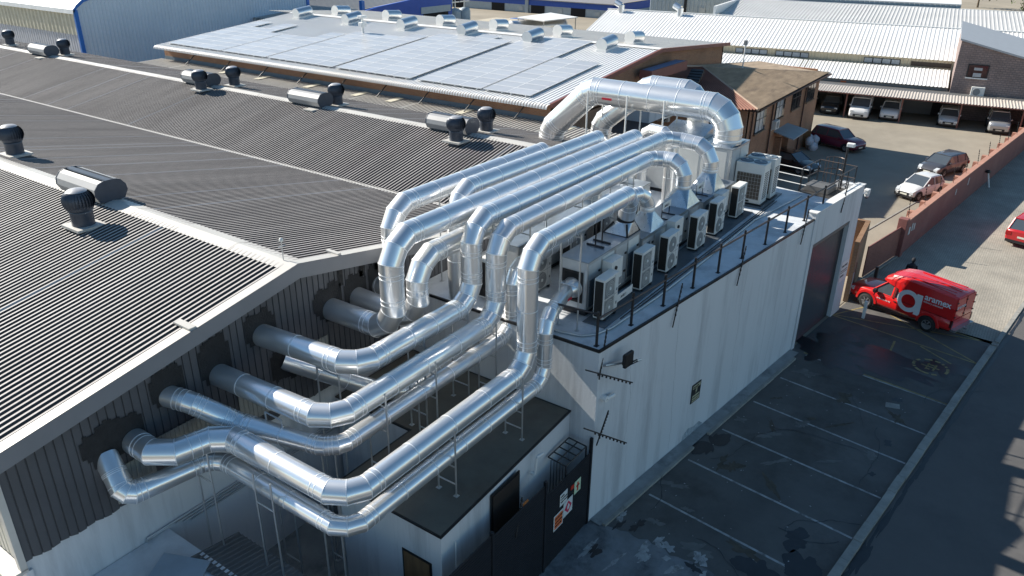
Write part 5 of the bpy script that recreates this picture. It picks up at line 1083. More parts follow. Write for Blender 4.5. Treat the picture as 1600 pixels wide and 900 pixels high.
def tree(label, x, y, h, r_, n=420):
    t = thing('tree', label, 'tree', (x, y, 0), 0, 'trees beyond the warehouses'); mb = MB(); mb.tube((0, 0, 0), (.2, .1, h*.55), .25, 8, True, .12)
    for k in range(5): a = k*1.3; mb.tube((.1, 0, h*.4), (.1+r_*.6*math.cos(a), r_*.6*math.sin(a), h*.75), .1, 6, True, .04)
    mb.build('trunk', bark_m, t); mb = MB()
    cl = [(random.gauss(0, r_*.45), random.gauss(0, r_*.45), h*.7+random.gauss(0, h*.14), random.uniform(.35, .6)*r_) for _ in range(9)]
    for k in range(n):
        c = random.choice(cl); v = Vector((random.gauss(0, 1), random.gauss(0, 1), random.gauss(0, 1))).normalized()*c[3]*random.uniform(.6, 1.05); p = Vector(c[:3])+v
        a = Vector((random.gauss(0, 1), random.gauss(0, 1), random.gauss(0, 1))).normalized()*.28; b = a.cross(Vector((random.gauss(0, 1), random.gauss(0, 1), random.gauss(0, 1)))).normalized()*.2
        mb.quad(p-a, p-b, p+a, p+b)
    mb.build('crown', leaf_m, t)
for i, (x, y, h, rr_) in enumerate(((185, 9, 6, 3.0), (182, 2, 7, 3.4), (188, -5, 7.5, 3.8), (178, -9, 6, 3.2), (230, 22, 7, 4), (240, 8, 8, 4))): tree(('round yellowish green', 'dark dense', 'tall dark', 'low dark', 'distant left', 'distant right')[i]+' tree at the top right corner', x, y, h, rr_)
t = thing('far_dark_house', 'dark purple grey house among the trees at the top right corner', 'house', (176, -14, 0)); mb = MB(); mb.box(0, 10, 0, 10, 0, 4.5); mb.build('wall', mat('far_plum_wall', (.10, .07, .09), .8), t); mb = MB(); mb.extr([(-.5, -.5, 4.5), (-.5, 10.5, 4.5), (-.5, 5, 6.3)], (11, 0, 0)); mb.build('roof', rust_roof, t)

# ================================================================== TILED BRICK OFFICE
of = thing('brick_office', 'two storey orange brick office with a tan hipped ribbed roof', 'building', (52, 17.2, 0))
A = (51.8, 16.2, 5.95); B = (70.3, 16.45, 5.95); AP = (56.2, 22.2, 7.6); D_ = (52.4, 22.45, 8.1); E2 = (47.2, 22.4, 5.95); F2 = (70.3, 23, 6.6)
def ofb(mb, nm, m, par=None): return off(mb, 52, 17.2).build(nm, m, par or of)
def ribbed_tri(p, q, apx, pitch, h, m, nm):
    # ribs run from the eave p-q straight up the slope, clipped by the hips
    p, q, apx = Vector(p), Vector(q), Vector(apx); u = (q-p).normalized(); L_ = (q-p).length; n = u.cross(apx-p).normalized(); n = n if n.z > 0 else -n; v = n.cross(u); v = v if v.dot(apx-p) > 0 else -v
    ax, ay = (apx-p).dot(u), (apx-p).dot(v); mb = MB(); k = int(L_/pitch); pt = L_/k
    def top(x): return max(0.001, ay*x/ax if x < ax else ay*(L_-x)/(L_-ax))
    for i in range(k):
        xs = [(i+.0)*pt, (i+.45)*pt, (i+.6)*pt, (i+.85)*pt, (i+1)*pt]; hs = [0, 0, h, h, 0]
        for j in range(4):
            mb.quad(p+u*xs[j]+n*hs[j], p+u*xs[j+1]+n*hs[j+1], p+u*xs[j+1]+v*top(min(xs[j+1], L_-.001))+n*hs[j+1], p+u*xs[j]+v*top(xs[j])+n*hs[j])
    return ofb(mb, nm, m)
ribbed_tri(A, B, AP, .25, .05, tan_roof, 'hip_roof_tan')

mb = MB(); n_ = 34
def lerp(a, b, f): return Vector(a)+(Vector(b)-Vector(a))*f
for i in range(n_):      # ribs run up the slope between the two hips
    for j, (f0, f1, h0, h1) in enumerate(((0, .45, 0, 0), (.45, .6, 0, .07), (.6, .85, .07, .07), (.85, 1, .07, 0))):
        g0, g1 = (i+f0)/n_, (i+f1)/n_; up_ = Vector((-.3, 0, 1)).normalized()
        mb.quad(lerp(A, E2, g0)+up_*h0, lerp(A, E2, g1)+up_*h1, lerp(AP, D_, g1)+up_*h1, lerp(AP, D_, g0)+up_*h0)
ofb(mb, 'hip_roof_rust', rust_roof)

mb = MB(); mb.poly([AP, D_, (70.3, 22.5, 6.3), B]); ofb(mb, 'rear_slope', tan_roof)
mb = MB(); mb.tube(A, AP, .11, 8); mb.tube(AP, B, .05, 8); mb.tube(AP, D_, .1, 8); ofb(mb, 'hip_cap', mat('hip_cap_pink', (.42, .30, .22), .8))
mb = MB(); mb.box(52.3, 69.9, 17.0, 17.3, 0, 5.85); mb.prism([(52.3, 17.0), (52.6, 17.0), (49.4, 22.5), (49.0, 22.5)], 0, 5.85); mb.box(69.6, 69.9, 17.3, 23, 0, 6.2); ofb(mb, 'brick_wall', brick_m)
mb = MB(); mb.box(51.8, 70.3, 16.2, 17.0, 5.78, 5.88); mb.box(51.75, 52.3, 16.2, 17.2, 5.78, 5.9); ofb(mb, 'eave_soffit', mat('dark_brown_eave', (.07, .04, .03), .7))
def win(x, z, w_, h, curtain=False):
    mb = MB(); mb.box(x, x+w_, 16.95, 17.0, z, z+h); f_ = ofb(mb, 'window', black_steel)
    mb = MB(); mb.box(x+.06, x+w_-.06, 16.93, 16.95, z+.06, z+h-.06); ofb(mb, 'pane', glass_d, of).name = 'pane'
    mb = MB()
    for k in (1, 2): mb.box(x+w_*k/3-.03, x+w_*k/3+.03, 16.91, 16.93, z, z+h)
    mb.box(x, x+w_, 16.91, 16.93, z+h*.6, z+h*.6+.05); ofb(mb, 'glazing_bar', black_steel, of)
    if curtain: mb = MB(); mb.box(x+.1, x+w_*.75, 16.922, 16.93, z+.1, z+h*.95); ofb(mb, 'curtain', glass_l, of)
    mb = MB(); mb.box(x-.05, x+w_+.05, 16.85, 17.0, z-.12, z); ofb(mb, 'sill', brick_b, of)
win(54.0, 3.75, 2.2, 1.55, True); win(58.4, 3.95, 2.1, 1.5, True); win(62.4, 4.0, 2.2, 1.45); win(66.4, 4.0, 2.2, 1.45)
for x in (53.1, 57.5, 65.7):
    mb = MB(); mb.tube((x, 16.9, 0), (x, 16.9, 5.8), .06, 8); ofb(mb, 'downpipe', mat('downpipe_brown', (.06, .03, .025), .5))
mb = MB(); mb.box(59.6, 61.0, 16.94, 17.0, 0, 2.2); ofb(mb, 'door', mat('dark_brown_door', (.05, .025, .02), .5)); 
for x_ in (59.3, 61.3): mb = MB(); mb.box(x_, x_+.3, 16.5, 17.0, 0, 2.5); ofb(mb, 'porch_pier', brick_m)
mb = MB(); mb.extr([(58.8, 17.0, 3.0), (58.6, 15.4, 2.65), (62.4, 15.4, 2.65), (62.2, 17.0, 3.0)], (0, 0, .08)); ofb(mb, 'porch_canopy', mat('porch_sheet', (.30, .35, .38), .5))
for x in (52.55,):
    mb = MB(); q_ = lambda y_, o_: 52.3-(y_-17.0)*.6-o_; mb.extr([(q_(18.2, .02), 18.2, 3.6), (q_(20.6, .02), 20.6, 3.6), (q_(20.6, .02), 20.6, 4.9), (q_(18.2, .02), 18.2, 4.9)], (-.03, -.02, 0)); ofb(mb, 'end_window', glass_d); mb = MB(); mb.extr([(q_(18.2, .06), 18.2, 4.2), (q_(20.6, .06), 20.6, 4.2), (q_(20.6, .06), 20.6, 4.26), (q_(18.2, .06), 18.2, 4.26)], (-.02, 0, 0)); ofb(mb, 'glazing_bar', black_steel)
def wall_ac(label, x, y, z, face):
    t = thing('wall_air_conditioner', label, 'air conditioner', (x, y, z), 0, 'small air conditioners on the brick office'); mb = MB()
    if face == 'x': mb.bevbox(-.35, 0, -.85, 0, 0, .62, .02); mb.build('casing', ac_white, t); mb = MB(); mb.lathe((0, 0, 0), [(.25, 0), (.25, .02), (.22, .03)], 20); mb.v = [(-.35-zz, -.5+xx, .31+yy) for xx, yy, zz in mb.v]; mb.build('fan_grille', coil_m, t)
    else: mb.bevbox(0, .85, -.35, 0, 0, .62, .02); mb.build('casing', ac_white, t); mb = MB(); mb.lathe((0, 0, 0), [(.25, 0), (.25, .02), (.22, .03)], 20); mb.v = [(.4+xx, -.35-zz, .31+yy) for xx, yy, zz in mb.v]; mb.build('fan_grille', grille_m, t)
    mb = MB(); mb.box(-.3, .1, -.1, -.05, -.06, 0); mb.build('bracket', steel_m, t)
wall_ac('air conditioner under the second window of the brick office', 57.8, 16.95, 3.4, 'y'); wall_ac('air conditioner on the brick end wall inside the loop of the giant duct', 51.9, 17.9, 3.2, 'x'); wall_ac('air conditioner on the shaded brick wall behind the support frames', 49.4, 22.2, 4.9, 'x')
mb = MB()
for k in range(6): mb.box(.0+k*.42, .3+k*.42, 0, .9, .05, .3)
t = tag(mb.build('solar_geyser_tubes', black_m, None, (50.9, 20.3, 6.95)), 'row of black tubes with a white pipe on the rusty red roof slope', 'water heater'); t.rotation_euler = (0, -.3, .2)
# rubbish bags against the office corner
for k in range(7):
    mb = MB(); mb.lathe((0, 0, 0), [(.25, 0), (.36, .2), (.33, .45), (.15, .6), (.05, .66)], 10); mb.v = [(x*random.uniform(.85, 1.15), y*random.uniform(.85, 1.15), z) for x, y, z in mb.v]
    tag(mb.build('waste_bag', mat('white_plastic_bag', (.52, .54, .58), .4, var=.2, scale=3), None, (67.2+random.uniform(-.5, .9), 16.5-random.uniform(0, .6), .48*(k > 3))), 'white plastic waste bag in the heap against the brick office corner', 'waste bag', 'waste bags heaped at the office corner')
mb = MB(); mb.box(0, .05, 0, .8, 0, 1.5); o = tag(mb.build('leaning_board', wood_m, None, (67.9, 16.5, 0)), 'brown board leaning on the brick office beside the waste bags', 'board'); o.rotation_euler = (0, -.25, .3)
# dark factory box in the shade behind the plant roof (between solar warehouse and office)
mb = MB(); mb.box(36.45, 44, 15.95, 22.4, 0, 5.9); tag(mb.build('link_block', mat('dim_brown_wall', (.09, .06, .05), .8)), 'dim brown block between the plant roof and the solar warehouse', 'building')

# ================================================================== CARPORT
cp = thing('carport', 'long carport with a pale ribbed roof and maroon posts at the back of the yard', 'carport', (84.3, 1.0, 0), math.atan(.1268))
mb = MB(); d = Vector((3.3, 0, .12)); corr(mb, (-.55, -2, 2.42), d, (0, 1, 0), d.length, 27, .26, .045); mb.build('roof_sheet', mat('carport_sheet', (.52, .47, .42), .6, .1, var=.08, scale=.3), cp)
mb = MB(); mb.box(2.7, 7.0, -2, 25, 2.44, 2.46); mb.build('rear_roof_sheet', sheet_dark, cp)
mb = MB(); mb.box(-.53, -.47, -2, 25, 2.32, 2.41); mb.build('front_beam', gate_red, cp)
for k in range(6):
    y = 1.3+k*5.0; mb = MB(); mb.box(-.06, .06, y-.06, y+.06, 0, 2.38); mb.build('post', gate_red, cp); mb = MB(); mb.box(-.6, 2.5, y-.04, y+.04, 2.31, 2.39); mb.build('rafter', gate_red, cp)
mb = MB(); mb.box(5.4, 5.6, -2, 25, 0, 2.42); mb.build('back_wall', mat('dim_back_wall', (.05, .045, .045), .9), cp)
# ================================================================== MAROON WALL AND GATE
mw = thing('maroon_wall', 'long maroon plastered boundary wall between the yard and the paved driveway', 'wall', P(45.55, 10.83), -TH)
mb = MB(); mb.box(0, 60, 0, .25, 0, 2.0); mb.build('wall', wall_red, mw); mb = MB(); mb.box(-.03, 60, -.04, .3, 2.0, 2.07); mb.build('coping', mat('coping_terracotta', (.42, .22, .16), .8), mw)
mb = MB()
for k in range(14): mb.box(2.4*k+2, 2.4*k+2.35, .3, .65, 0, 2.0)
mb.build('pier', mat('terracotta_pier', (.40, .20, .14), .8), mw)
mb = MB(); mb.bevbox(-.45, -.02, -.1, .4, 0, 2.25, .03); mb.build('gate_pier', wall_red, mw)
mb = MB(); mb.box(.55, .85, -.02, -.005, 1.05, 1.5); mb.box(1.1, 1.3, -.02, -.005, 1.15, 1.6); mb.box(1.5, 1.7, -.02, -.005, 1.1, 1.5); mb.box(10.0, 10.2, -.02, -.005, 1.2, 1.6); mb.box(13.0, 13.2, -.02, -.005, 1.2, 1.7); mb.build('torn_poster', mat('torn_paper', (.5, .52, .52), .8, var=.4, scale=9), mw)
for k in range(12):
    spikes('thin rusty fence stake %s along the top of the maroon wall' % ('first', 'second', 'third', 'fourth', 'fifth', 'sixth', 'seventh', 'eighth', 'ninth', 'tenth', 'eleventh', 'twelfth')[k], P(46.2+k*3.0, 11.0, 1.9), P(46.3+k*3.0, 11.15, 3.1), 5, .014)
ga = thing('sliding_gate', 'maroon sheeted sliding gate closing the yard entrance', 'gate', P(40.75, 11.25), -TH-.06)
mb = MB(); corr_v(mb, (0, 0), (4.45, 0), .12, 1.72, .17, .02, nrm=(0, -1, 0)); mb.build('sheet_panel', gate_red, ga)
mb = MB(); mb.box(0, 4.45, 0, .05, .05, .14); mb.box(0, 4.45, 0, .05, 1.68, 1.78); mb.box(0, .06, 0, .05, .05, 1.78); mb.box(4.4, 4.46, 0, .05, .05, 1.78); mb.box(2.2, 2.26, .01, .05, .05, 1.75); mb.build('gate_frame', wall_red, ga)
mb = MB(); mb.box(-1, 5, -.16, -.02, 0, .06); mb.build('track', kerb_m, ga)
po = thing('gate_post', 'brown steel post beside the gate track behind the courier van', 'post', P(40.3, 10.5), -TH); mb = MB(); mb.box(-.07, .07, -.07, .07, 0, 1.0); mb.build('shaft', rust, po)
bo = thing('bollard', 'white painted bollard in front of the courier van wheel', 'bollard', P(35.95, 9.5)); mb = MB(); mb.bevbox(-.07, .07, -.07, .07, 0, .9, .015); mb.build('shaft', white_p, bo)
sb = thing('brick_screen_wall', 'brown brick screen wall enclosing a bin space beside the roller door building', 'wall', P(37.2, 10.72), -TH+.2)
mb = MB(); mb.box(0, 3.6, .0, .22, 0, 3.2); mb.box(3.38, 3.6, .22, 1.6, 0, 3.2); mb.build('wall', brick_b, sb); mb = MB(); mb.box(.1, .35, -.02, 0, .4, 1.5); mb.build('torn_poster', MATS['torn_paper'], sb)
mb = MB(); mb.box(.7, .72, -.03, 0, .3, 1.9); mb.build('fence_edge', gate_red, sb)
t = thing('wall_conduit_pole', 'leaning white pipe against the maroon wall on the driveway side', 'pipe', P(63.5, 10.6)); mb = MB(); mb.tube((0, -.25, 0), (0, .05, 1.1), .06, 8); mb.build('pipe', white_p, t); mb = MB(); mb.lathe((0, .05, 1.05), [(.16, 0), (.18, .1), (.1, .2)], 12); mb.build('cap', black_m, t)
mb = MB(); mb.prism([P(36.4, 14.3)[:2], P(60, 12.9)[:2], P(60, 13.0)[:2], P(36.4, 14.4)[:2]], 0, .04)
tag(mb.build('yard_channel', kerb_m), 'thin concrete drainage line across the sunny yard', 'kerb')

# ================================================================== VEHICLES
tyre_m = mat('tyre_rubber', (.018, .018, .018), .8); rim_m = mat('wheel_rim', (.45, .46, .47), .35, .8); lampg = mat('headlamp_glass', (.65, .68, .70), .1, .2); redl = mat('tail_lamp', (.35, .01, .01), .25); plate_m = mat('number_plate', (.65, .65, .55), .5); trimp = mat('black_plastic_trim', (.02, .02, .022), .5)
carglass = mat('car_glass', (.07, .085, .10), .04, spec=1.0, var=.05)
def wheel(t, x, y, rad=.33, wd=.22, side=1):
    n = 24; mb = MB(); prof = [(rad*.62, -wd/2), (rad*.94, -wd/2), (rad, -wd*.35), (rad, wd*.35), (rad*.94, wd/2), (rad*.62, wd/2)]
    v = []
    for (q, e) in prof: v += [(x+q*math.cos(2*math.pi*k/n), y+e, rad+q*math.sin(2*math.pi*k/n)) for k in range(n)]
    mb.add(v, [(k*n+j, k*n+(j+1) % n, (k+1)*n+(j+1) % n, (k+1)*n+j) for k in range(5) for j in range(n)], smooth=True); w_ = mb.build('wheel', tyre_m, t)
    mb = MB(); yo = y+side*wd*.5
    mb.add([(x, y+side*wd*.30, rad)]+[(x+rad*.64*math.cos(2*math.pi*k/n), yo-side*.01, rad+rad*.64*math.sin(2*math.pi*k/n)) for k in range(n)], [(0, 1+k, 1+(k+1) % n) for k in range(n)], smooth=False)
    for k in range(6):
        a = 2*math.pi*k/6; c, s_ = math.cos(a), math.sin(a); mb.add([(x+.06*c-.03*s_, yo, rad+.06*s_+.03*c), (x+.06*c+.03*s_, yo, rad+.06*s_-.03*c), (x+rad*.62*c+.03*s_, yo, rad+rad*.62*s_-.03*c), (x+rad*.62*c-.03*s_, yo, rad+rad*.62*s_+.03*c)], [(0, 1, 2, 3)])
    mb.build('rim', rim_m, w_)
def loft(sections, smooth=True):
    mb = MB(); n = len(sections[0]); v = []
    for s_ in sections: v += s_
    mb.add(v, [(k*n+j, k*n+j+1, (k+1)*n+j+1, (k+1)*n+j) for k in range(len(sections)-1) for j in range(n-1)], smooth=smooth)
    mb.poly(sections[0]); mb.poly(sections[-1][::-1]); return mb
def car(label, p, ang, paint, L_=4.3, W=1.75, H=1.5, kind='hatch', name='parked_car', wb=2.6, belt=.92, hood=.86, extras=None, cat='car', dark_front=False, rad=.32):
    t = thing(name, label, cat, p, ang, 'parked vehicles'); h = W/2; x0, x1 = -L_/2, L_/2
    if kind == 'hatch': st = [(x0, .42, .80, .80), (x0+.08, .30, .88, .92), (x0+.45, .22, belt, .99), (x1-1.35, .20, belt-.01, 1.0), (x1-1.0, .20, hood+.04, .99), (x1-.5, .22, hood-.06, .96), (x1-.12, .26, hood-.2, .86), (x1, .36, hood-.36, .72)]
    else: st = [(x0, .42, belt-.1, .86), (x0+.06, .30, belt, .95), (x0+.4, .24, belt, 1.0), (x1-1.3, .22, belt, 1.0), (x1-.95, .22, hood+.08, .99), (x1-.4, .24, hood, .97), (x1-.08, .28, hood-.12, .90), (x1, .38, hood-.34, .80)]
    if kind == 'van': st = [(x0, .4, belt, .90), (x0+.06, .3, belt, .97), (x0+.4, .24, belt, 1.0), (x1-1.1, .22, belt, 1.0), (x1-.75, .22, hood+.1, .98), (x1-.3, .24, hood-.05, .95), (x1-.06, .28, hood-.2, .88), (x1, .38, hood-.4, .8)]
    secs = []
    for (x, zl, zb, wf) in st:
        q = h*wf; secs.append([(x, -q*.55, zl), (x, -q*.93, zl+.03), (x, -q, zl+.16), (x, -q*1.0, (zl+zb)/2), (x, -q*.965, zb-.07), (x, -q*.90, zb), (x, -q*.5, zb+.025), (x, 0, zb+.035), (x, q*.5, zb+.025), (x, q*.90, zb), (x, q*.965, zb-.07), (x, q, (zl+zb)/2), (x, q, zl+.16), (x, q*.93, zl+.03), (x, q*.55, zl), (x, 0, zl), (x, -q*.55, zl)])
    body = loft(secs).build('body', paint, t)
    wx = [(-wb/2, 0), (wb/2, 0)]
    ww = MB()
    for x in (-wb/2, wb/2):
        for s_ in (-1, 1):
            n = 18; r_ = rad*1.22; ww.add([(x, s_*(h+.006), rad+.02)]+[(x+r_*math.cos(math.pi*k/n*1.25-.39), s_*(h+.006), rad+r_*math.sin(math.pi*k/n*1.25-.39)) for k in range(n+1)], [(0, 1+k, 2+k) for k in range(n)])
            wheel(t, x, s_*(h-.09), rad, .22, s_)
    ww.build('wheel_arch', trimp, t)
    # greenhouse
    if kind == 'hatch': cb = [(x0+.12, x0+.55), (x1-1.02, x1-1.85)]
    elif kind == 'suv': cb = [(x0+.10, x0+.42), (x1-1.15, x1-1.9)]
    elif kind == 'van': cb = [(x0+.04, x0+.16), (x1-.85, x1-1.55)]
    else: cb = [(x1-2.95, x1-2.75), (x1-1.25, x1-1.9)]
    (rb, rt_), (fb_, ft) = cb; zb = belt-.02; zt = H-.06; wb_ = h*.90; wt = h*(.74 if kind != 'van' else .86)
    gs = MB(); B4 = [(rb, -wb_, zb), (fb_, -wb_, zb), (fb_, wb_, zb), (rb, wb_, zb)]; T4 = [(rt_, -wt, zt), (ft, -wt, zt), (ft, wt, zt), (rt_, wt, zt)]
    gs.add(B4+T4, [(0, 1, 5, 4), (1, 2, 6, 5), (2, 3, 7, 6), (3, 0, 4, 7)]); gs.build('windows', carglass, t)
    rs = []
    n = 8
    for i in range(n+1):
        f = i/n; x = rt_-.03+(ft+.03-rt_+.03)*f; z = zt+(H-zt)*math.sin(math.pi*(.12+.76*f))
        rs.append([(x, -wt-.02, zt-.03), (x, -wt-.01, zt+.02), (x, -wt*.8, z), (x, 0, z+.02), (x, wt*.8, z), (x, wt+.01, zt+.02), (x, wt+.02, zt-.03)])
    loft(rs).build('roof', paint, t)
    pm_ = MB()
    for s_ in (-1, 1):
        for (a, b) in (((rb, zb), (rt_, zt)), ((fb_, zb), (ft, zt))): pm_.tube((a[0], s_*wb_, a[1]), (b[0], s_*wt, b[1]), .045, 6)
        xs = [(fb_+ft)/2-.75] if kind == 'pickup' else [rb+(fb_-rb)*.47, rb+(fb_-rb)*.14]
        for x in xs:
            xb = x; pm_.tube((xb, s_*(wb_+.004), zb), (xb+(0.06), s_*(wt+.004), zt), .04, 6)
        pm_.tube((rb, s_*wb_, zb), (fb_, s_*wb_, zb), .03, 6)
    pm_.build('pillar', paint, t)
    for s_ in (-1, 1):
        mb = MB(); mb.bevbox(fb_-.5, fb_-.32, s_*(h+.02)-.07, s_*(h+.02)+.07, zb+.02, zb+.16, .03); mb.build('wing_mirror', paint, t)
        mb = MB(); mb.extr([(x1-.34, s_*h*.58, hood-.28), (x1-.02, s_*h*.52, hood-.40), (x1-.02, s_*h*.52, hood-.22), (x1-.30, s_*h*.6, hood-.08)], (0, s_*h*.30, 0)); mb.build('headlight', lampg, t)
        mb = MB(); mb.bevbox(x0-.015, x0+.14, min(s_*h*.62, s_*h*.97), max(s_*h*.62, s_*h*.97), belt-.34, belt-.1, .02); mb.build('tail_light', redl, t)
    mb = MB(); mb.box(x1-.06, x1+.012, -h*.5, h*.5, .36, .56); mb.box(x1-.2, x1+.005, -h*.82, h*.82, .22, .30); mb.build('front_grille', trimp, t)
    mb = MB(); mb.box(x1+.012, x1+.02, -.25, .25, .38, .49); mb.box(x0-.02, x0-.012, -.25, .25, belt-.42, belt-.31); mb.build('number_plate', plate_m, t)
    mb = MB(); mb.box(x0-.02, x0+.1, -h*.9, h*.9, .28, .44); mb.build('rear_bumper', trimp if kind != 'hatch' else paint, t)
    mb = MB()
    for s_ in (-1, 1):
        for x in ((rb+fb_)/2-.05, (rb+fb_)/2-1.0 if kind != 'pickup' else (rb+fb_)/2-.5): mb.box(x-.006, x+.006, min(s_*h, s_*(h+.003)), max(s_*h, s_*(h+.003)), .3, belt-.1)
        mb.box(-wb/2+.4, wb/2-.4, min(s_*h, s_*(h+.02)), max(s_*h, s_*(h+.02)), .25, .31)
    mb.build('door_seam', trimp, t)
    return t
def paint(n, c, m_=.0, r_=.3): return mat('car_paint_'+n, c, r_, m_, var=.02, coat=.8, spec=.5)
HP = lambda d: R(d)-TH     # heading given in the street frame
car('small white hatchback parked nose out behind the maroon wall, nearest the gate', P(57.9, 13.55), HP(163), paint('white', (.72, .72, .71)), 3.55, 1.6, 1.5, 'hatch', wb=2.37)
car('dark grey hatchback parked beyond the small white hatchback', P(65.3, 14.05), HP(166), paint('dark_grey', (.09, .09, .10), .3), 4.4, 1.8, 1.48, 'hatch', wb=2.65)
car('maroon station wagon with roof rails parked in front of the brick office', P(67.2, 22.9), HP(-104), paint('maroon', (.17, .015, .045), .1), 4.45, 1.8, 1.65, 'suv', wb=2.7, belt=.98, hood=.95)
car('black car in the shade behind the top fan condensers', P(57.9, 23.0), HP(-98), paint('black', (.012, .013, .018), .2), 4.4, 1.8, 1.45, 'hatch', wb=2.6)
hd_ = math.atan(.1268)+math.pi
car('black and chrome family car at the left end of the carport', (84.3, 18.9, 0), hd_, paint('black', (.012, .013, .018)), 4.5, 1.8, 1.6, 'suv', wb=2.65, belt=.98, hood=.98)
car('white delivery minibus in the carport beside the second post', (83.9, 16.0, 0), hd_, paint('white', (.72, .72, .71)), 4.9, 1.9, 1.95, 'van', wb=3.0, belt=1.12, hood=1.1, cat='van', name='parked_van', rad=.34)
car('white sport utility car to the right of the white minibus', (84.9, 13.4, 0), hd_, paint('white', (.72, .72, .71)), 4.4, 1.8, 1.65, 'suv', wb=2.65, belt=1.0, hood=1.0)
car('white saloon like hatch with a dark grille alone in the middle carport bay', (85.5, 8.3, 0), hd_, paint('white', (.72, .72, .71)), 4.5, 1.8, 1.5, 'hatch', wb=2.7)
car('silver off road vehicle with a bull bar at the right end of the carport', (85.2, 4.1, 0), hd_, paint('silver', (.45, .46, .47), .6), 4.6, 1.85, 1.85, 'suv', wb=2.7, belt=1.1, hood=1.12, rad=.38)
car('pale car almost hidden by the office corner in the carport', (85.5, 21.6, 0), hd_, paint('silver', (.45, .46, .47), .6), 4.4, 1.8, 1.5, 'hatch')
car('red sport utility car seen from behind on the driveway at the right picture edge', (53.9, -.75, 0), -TH-.10, paint('bright_red', (.50, .015, .02), .1), 4.5, 1.88, 1.7, 'suv', wb=2.7, belt=1.02, hood=.98, rad=.36)

# ------------------------------------------------------------------ courier pickup with canopy
red = paint('courier_red', (.62, .012, .012), .0, .28)
rp = (36.60, 6.87); hh = math.atan2(3.02, .66)       # rear left wheel and heading in the street frame
hx, hy = math.cos(hh), math.sin(hh); cx = rp[0]+hx*1.53+hy*.80; cy = rp[1]+hy*1.53-hx*.80
cv = thing('courier_van', 'bright red courier pickup with a tall closed canopy and big white letter on its side', 'delivery van', P(cx, cy), hh-TH)
h = .90; x1 = 2.62; x0 = -2.55
st = [(x0, .52, .92, .96), (x0+.05, .45, 1.0, 1.0), (x0+.5, .42, 1.0, 1.0), (.35, .38, 1.02, 1.0), (1.15, .36, 1.02, 1.0), (1.35, .36, 1.03, .99), (1.9, .38, .99, .97), (2.4, .40, .90, .93), (x1-.05, .46, .80, .86), (x1, .52, .72, .8)]
secs = []
for (x, zl, zb, wf) in st:
    q = h*wf; secs.append([(x, -q*.55, zl), (x, -q*.95, zl+.02), (x, -q, zl+.14), (x, -q*1.0, (zl+zb)/2), (x, -q*.975, zb-.08), (x, -q*.90, zb), (x, -q*.5, zb+.03), (x, 0, zb+.04), (x, q*.5, zb+.03), (x, q*.90, zb), (x, q*.975, zb-.08), (x, q, (zl+zb)/2), (x, q, zl+.14), (x, q*.95, zl+.02), (x, q*.55, zl), (x, 0, zl), (x, -q*.55, zl)])
loft(secs).build('body', red, cv)
for x in (-1.53, 1.53):
    for s_ in (-1, 1):
        wheel(cv, x, s_*(h-.10), .37, .24, s_)
        mb = MB(); n = 16      # flared arch lips
        for k in range(n):
            a0, a1_ = math.pi*k/n, math.pi*(k+1)/n
            for ra, rb_, yy in ((.43, .53, h+.03),): mb.quad((x+ra*math.cos(a0), s_*yy, .40+ra*math.sin(a0)), (x+ra*math.cos(a1_), s_*yy, .40+ra*math.sin(a1_)), (x+rb_*math.cos(a1_), s_*(yy), .40+rb_*math.sin(a1_)), (x+rb_*math.cos(a0), s_*yy, .40+rb_*math.sin(a0)))
            mb.quad((x+.53*math.cos(a0), s_*(h+.03), .40+.53*math.sin(a0)), (x+.53*math.cos(a1_), s_*(h+.03), .40+.53*math.sin(a1_)), (x+.56*math.cos(a1_), s_*(h-.03), .40+.56*math.sin(a1_)), (x+.56*math.cos(a0), s_*(h-.03), .40+.56*math.sin(a0)))
        mb.build('wheel_arch_flare', red, cv)
        mb = MB(); mb.add([(x, s_*(h+.004), .38)]+[(x+.43*math.cos(math.pi*k/n*1.2-.31), s_*(h+.004), .40+.43*math.sin(math.pi*k/n*1.2-.31)) for k in range(n+1)], [(0, 1+k, 2+k) for k in range(n)]); mb.build('wheel_well', trimp, cv)
# cab glass, roof
gs = MB(); zb = 1.0; B4 = [(.05, -.82, zb), (1.38, -.82, zb), (1.38, .82, zb), (.05, .82, zb)]; T4 = [(.12, -.66, 1.62), (.72, -.66, 1.62), (.72, .66, 1.62), (.12, .66, 1.62)]
gs.add(B4+T4, [(0, 1, 5, 4), (1, 2, 6, 5), (2, 3, 7, 6), (3, 0, 4, 7)]); gs.build('windows', carglass, cv)
mb = MB(); mb.bevbox(.05, .76, -.68, .68, 1.59, 1.70, .04); mb.build('cab_roof', red, cv)
mb = MB()
for s_ in (-1, 1):
    mb.tube((1.38, s_*.82, 1.0), (.72, s_*.66, 1.64), .04, 8); mb.tube((.30, s_*.825, 1.0), (.30, s_*.67, 1.64), .09, 6); mb.tube((.05, s_*.83, 1.01), (1.4, s_*.83, 1.01), .03, 6)
mb.build('pillar', red, cv)
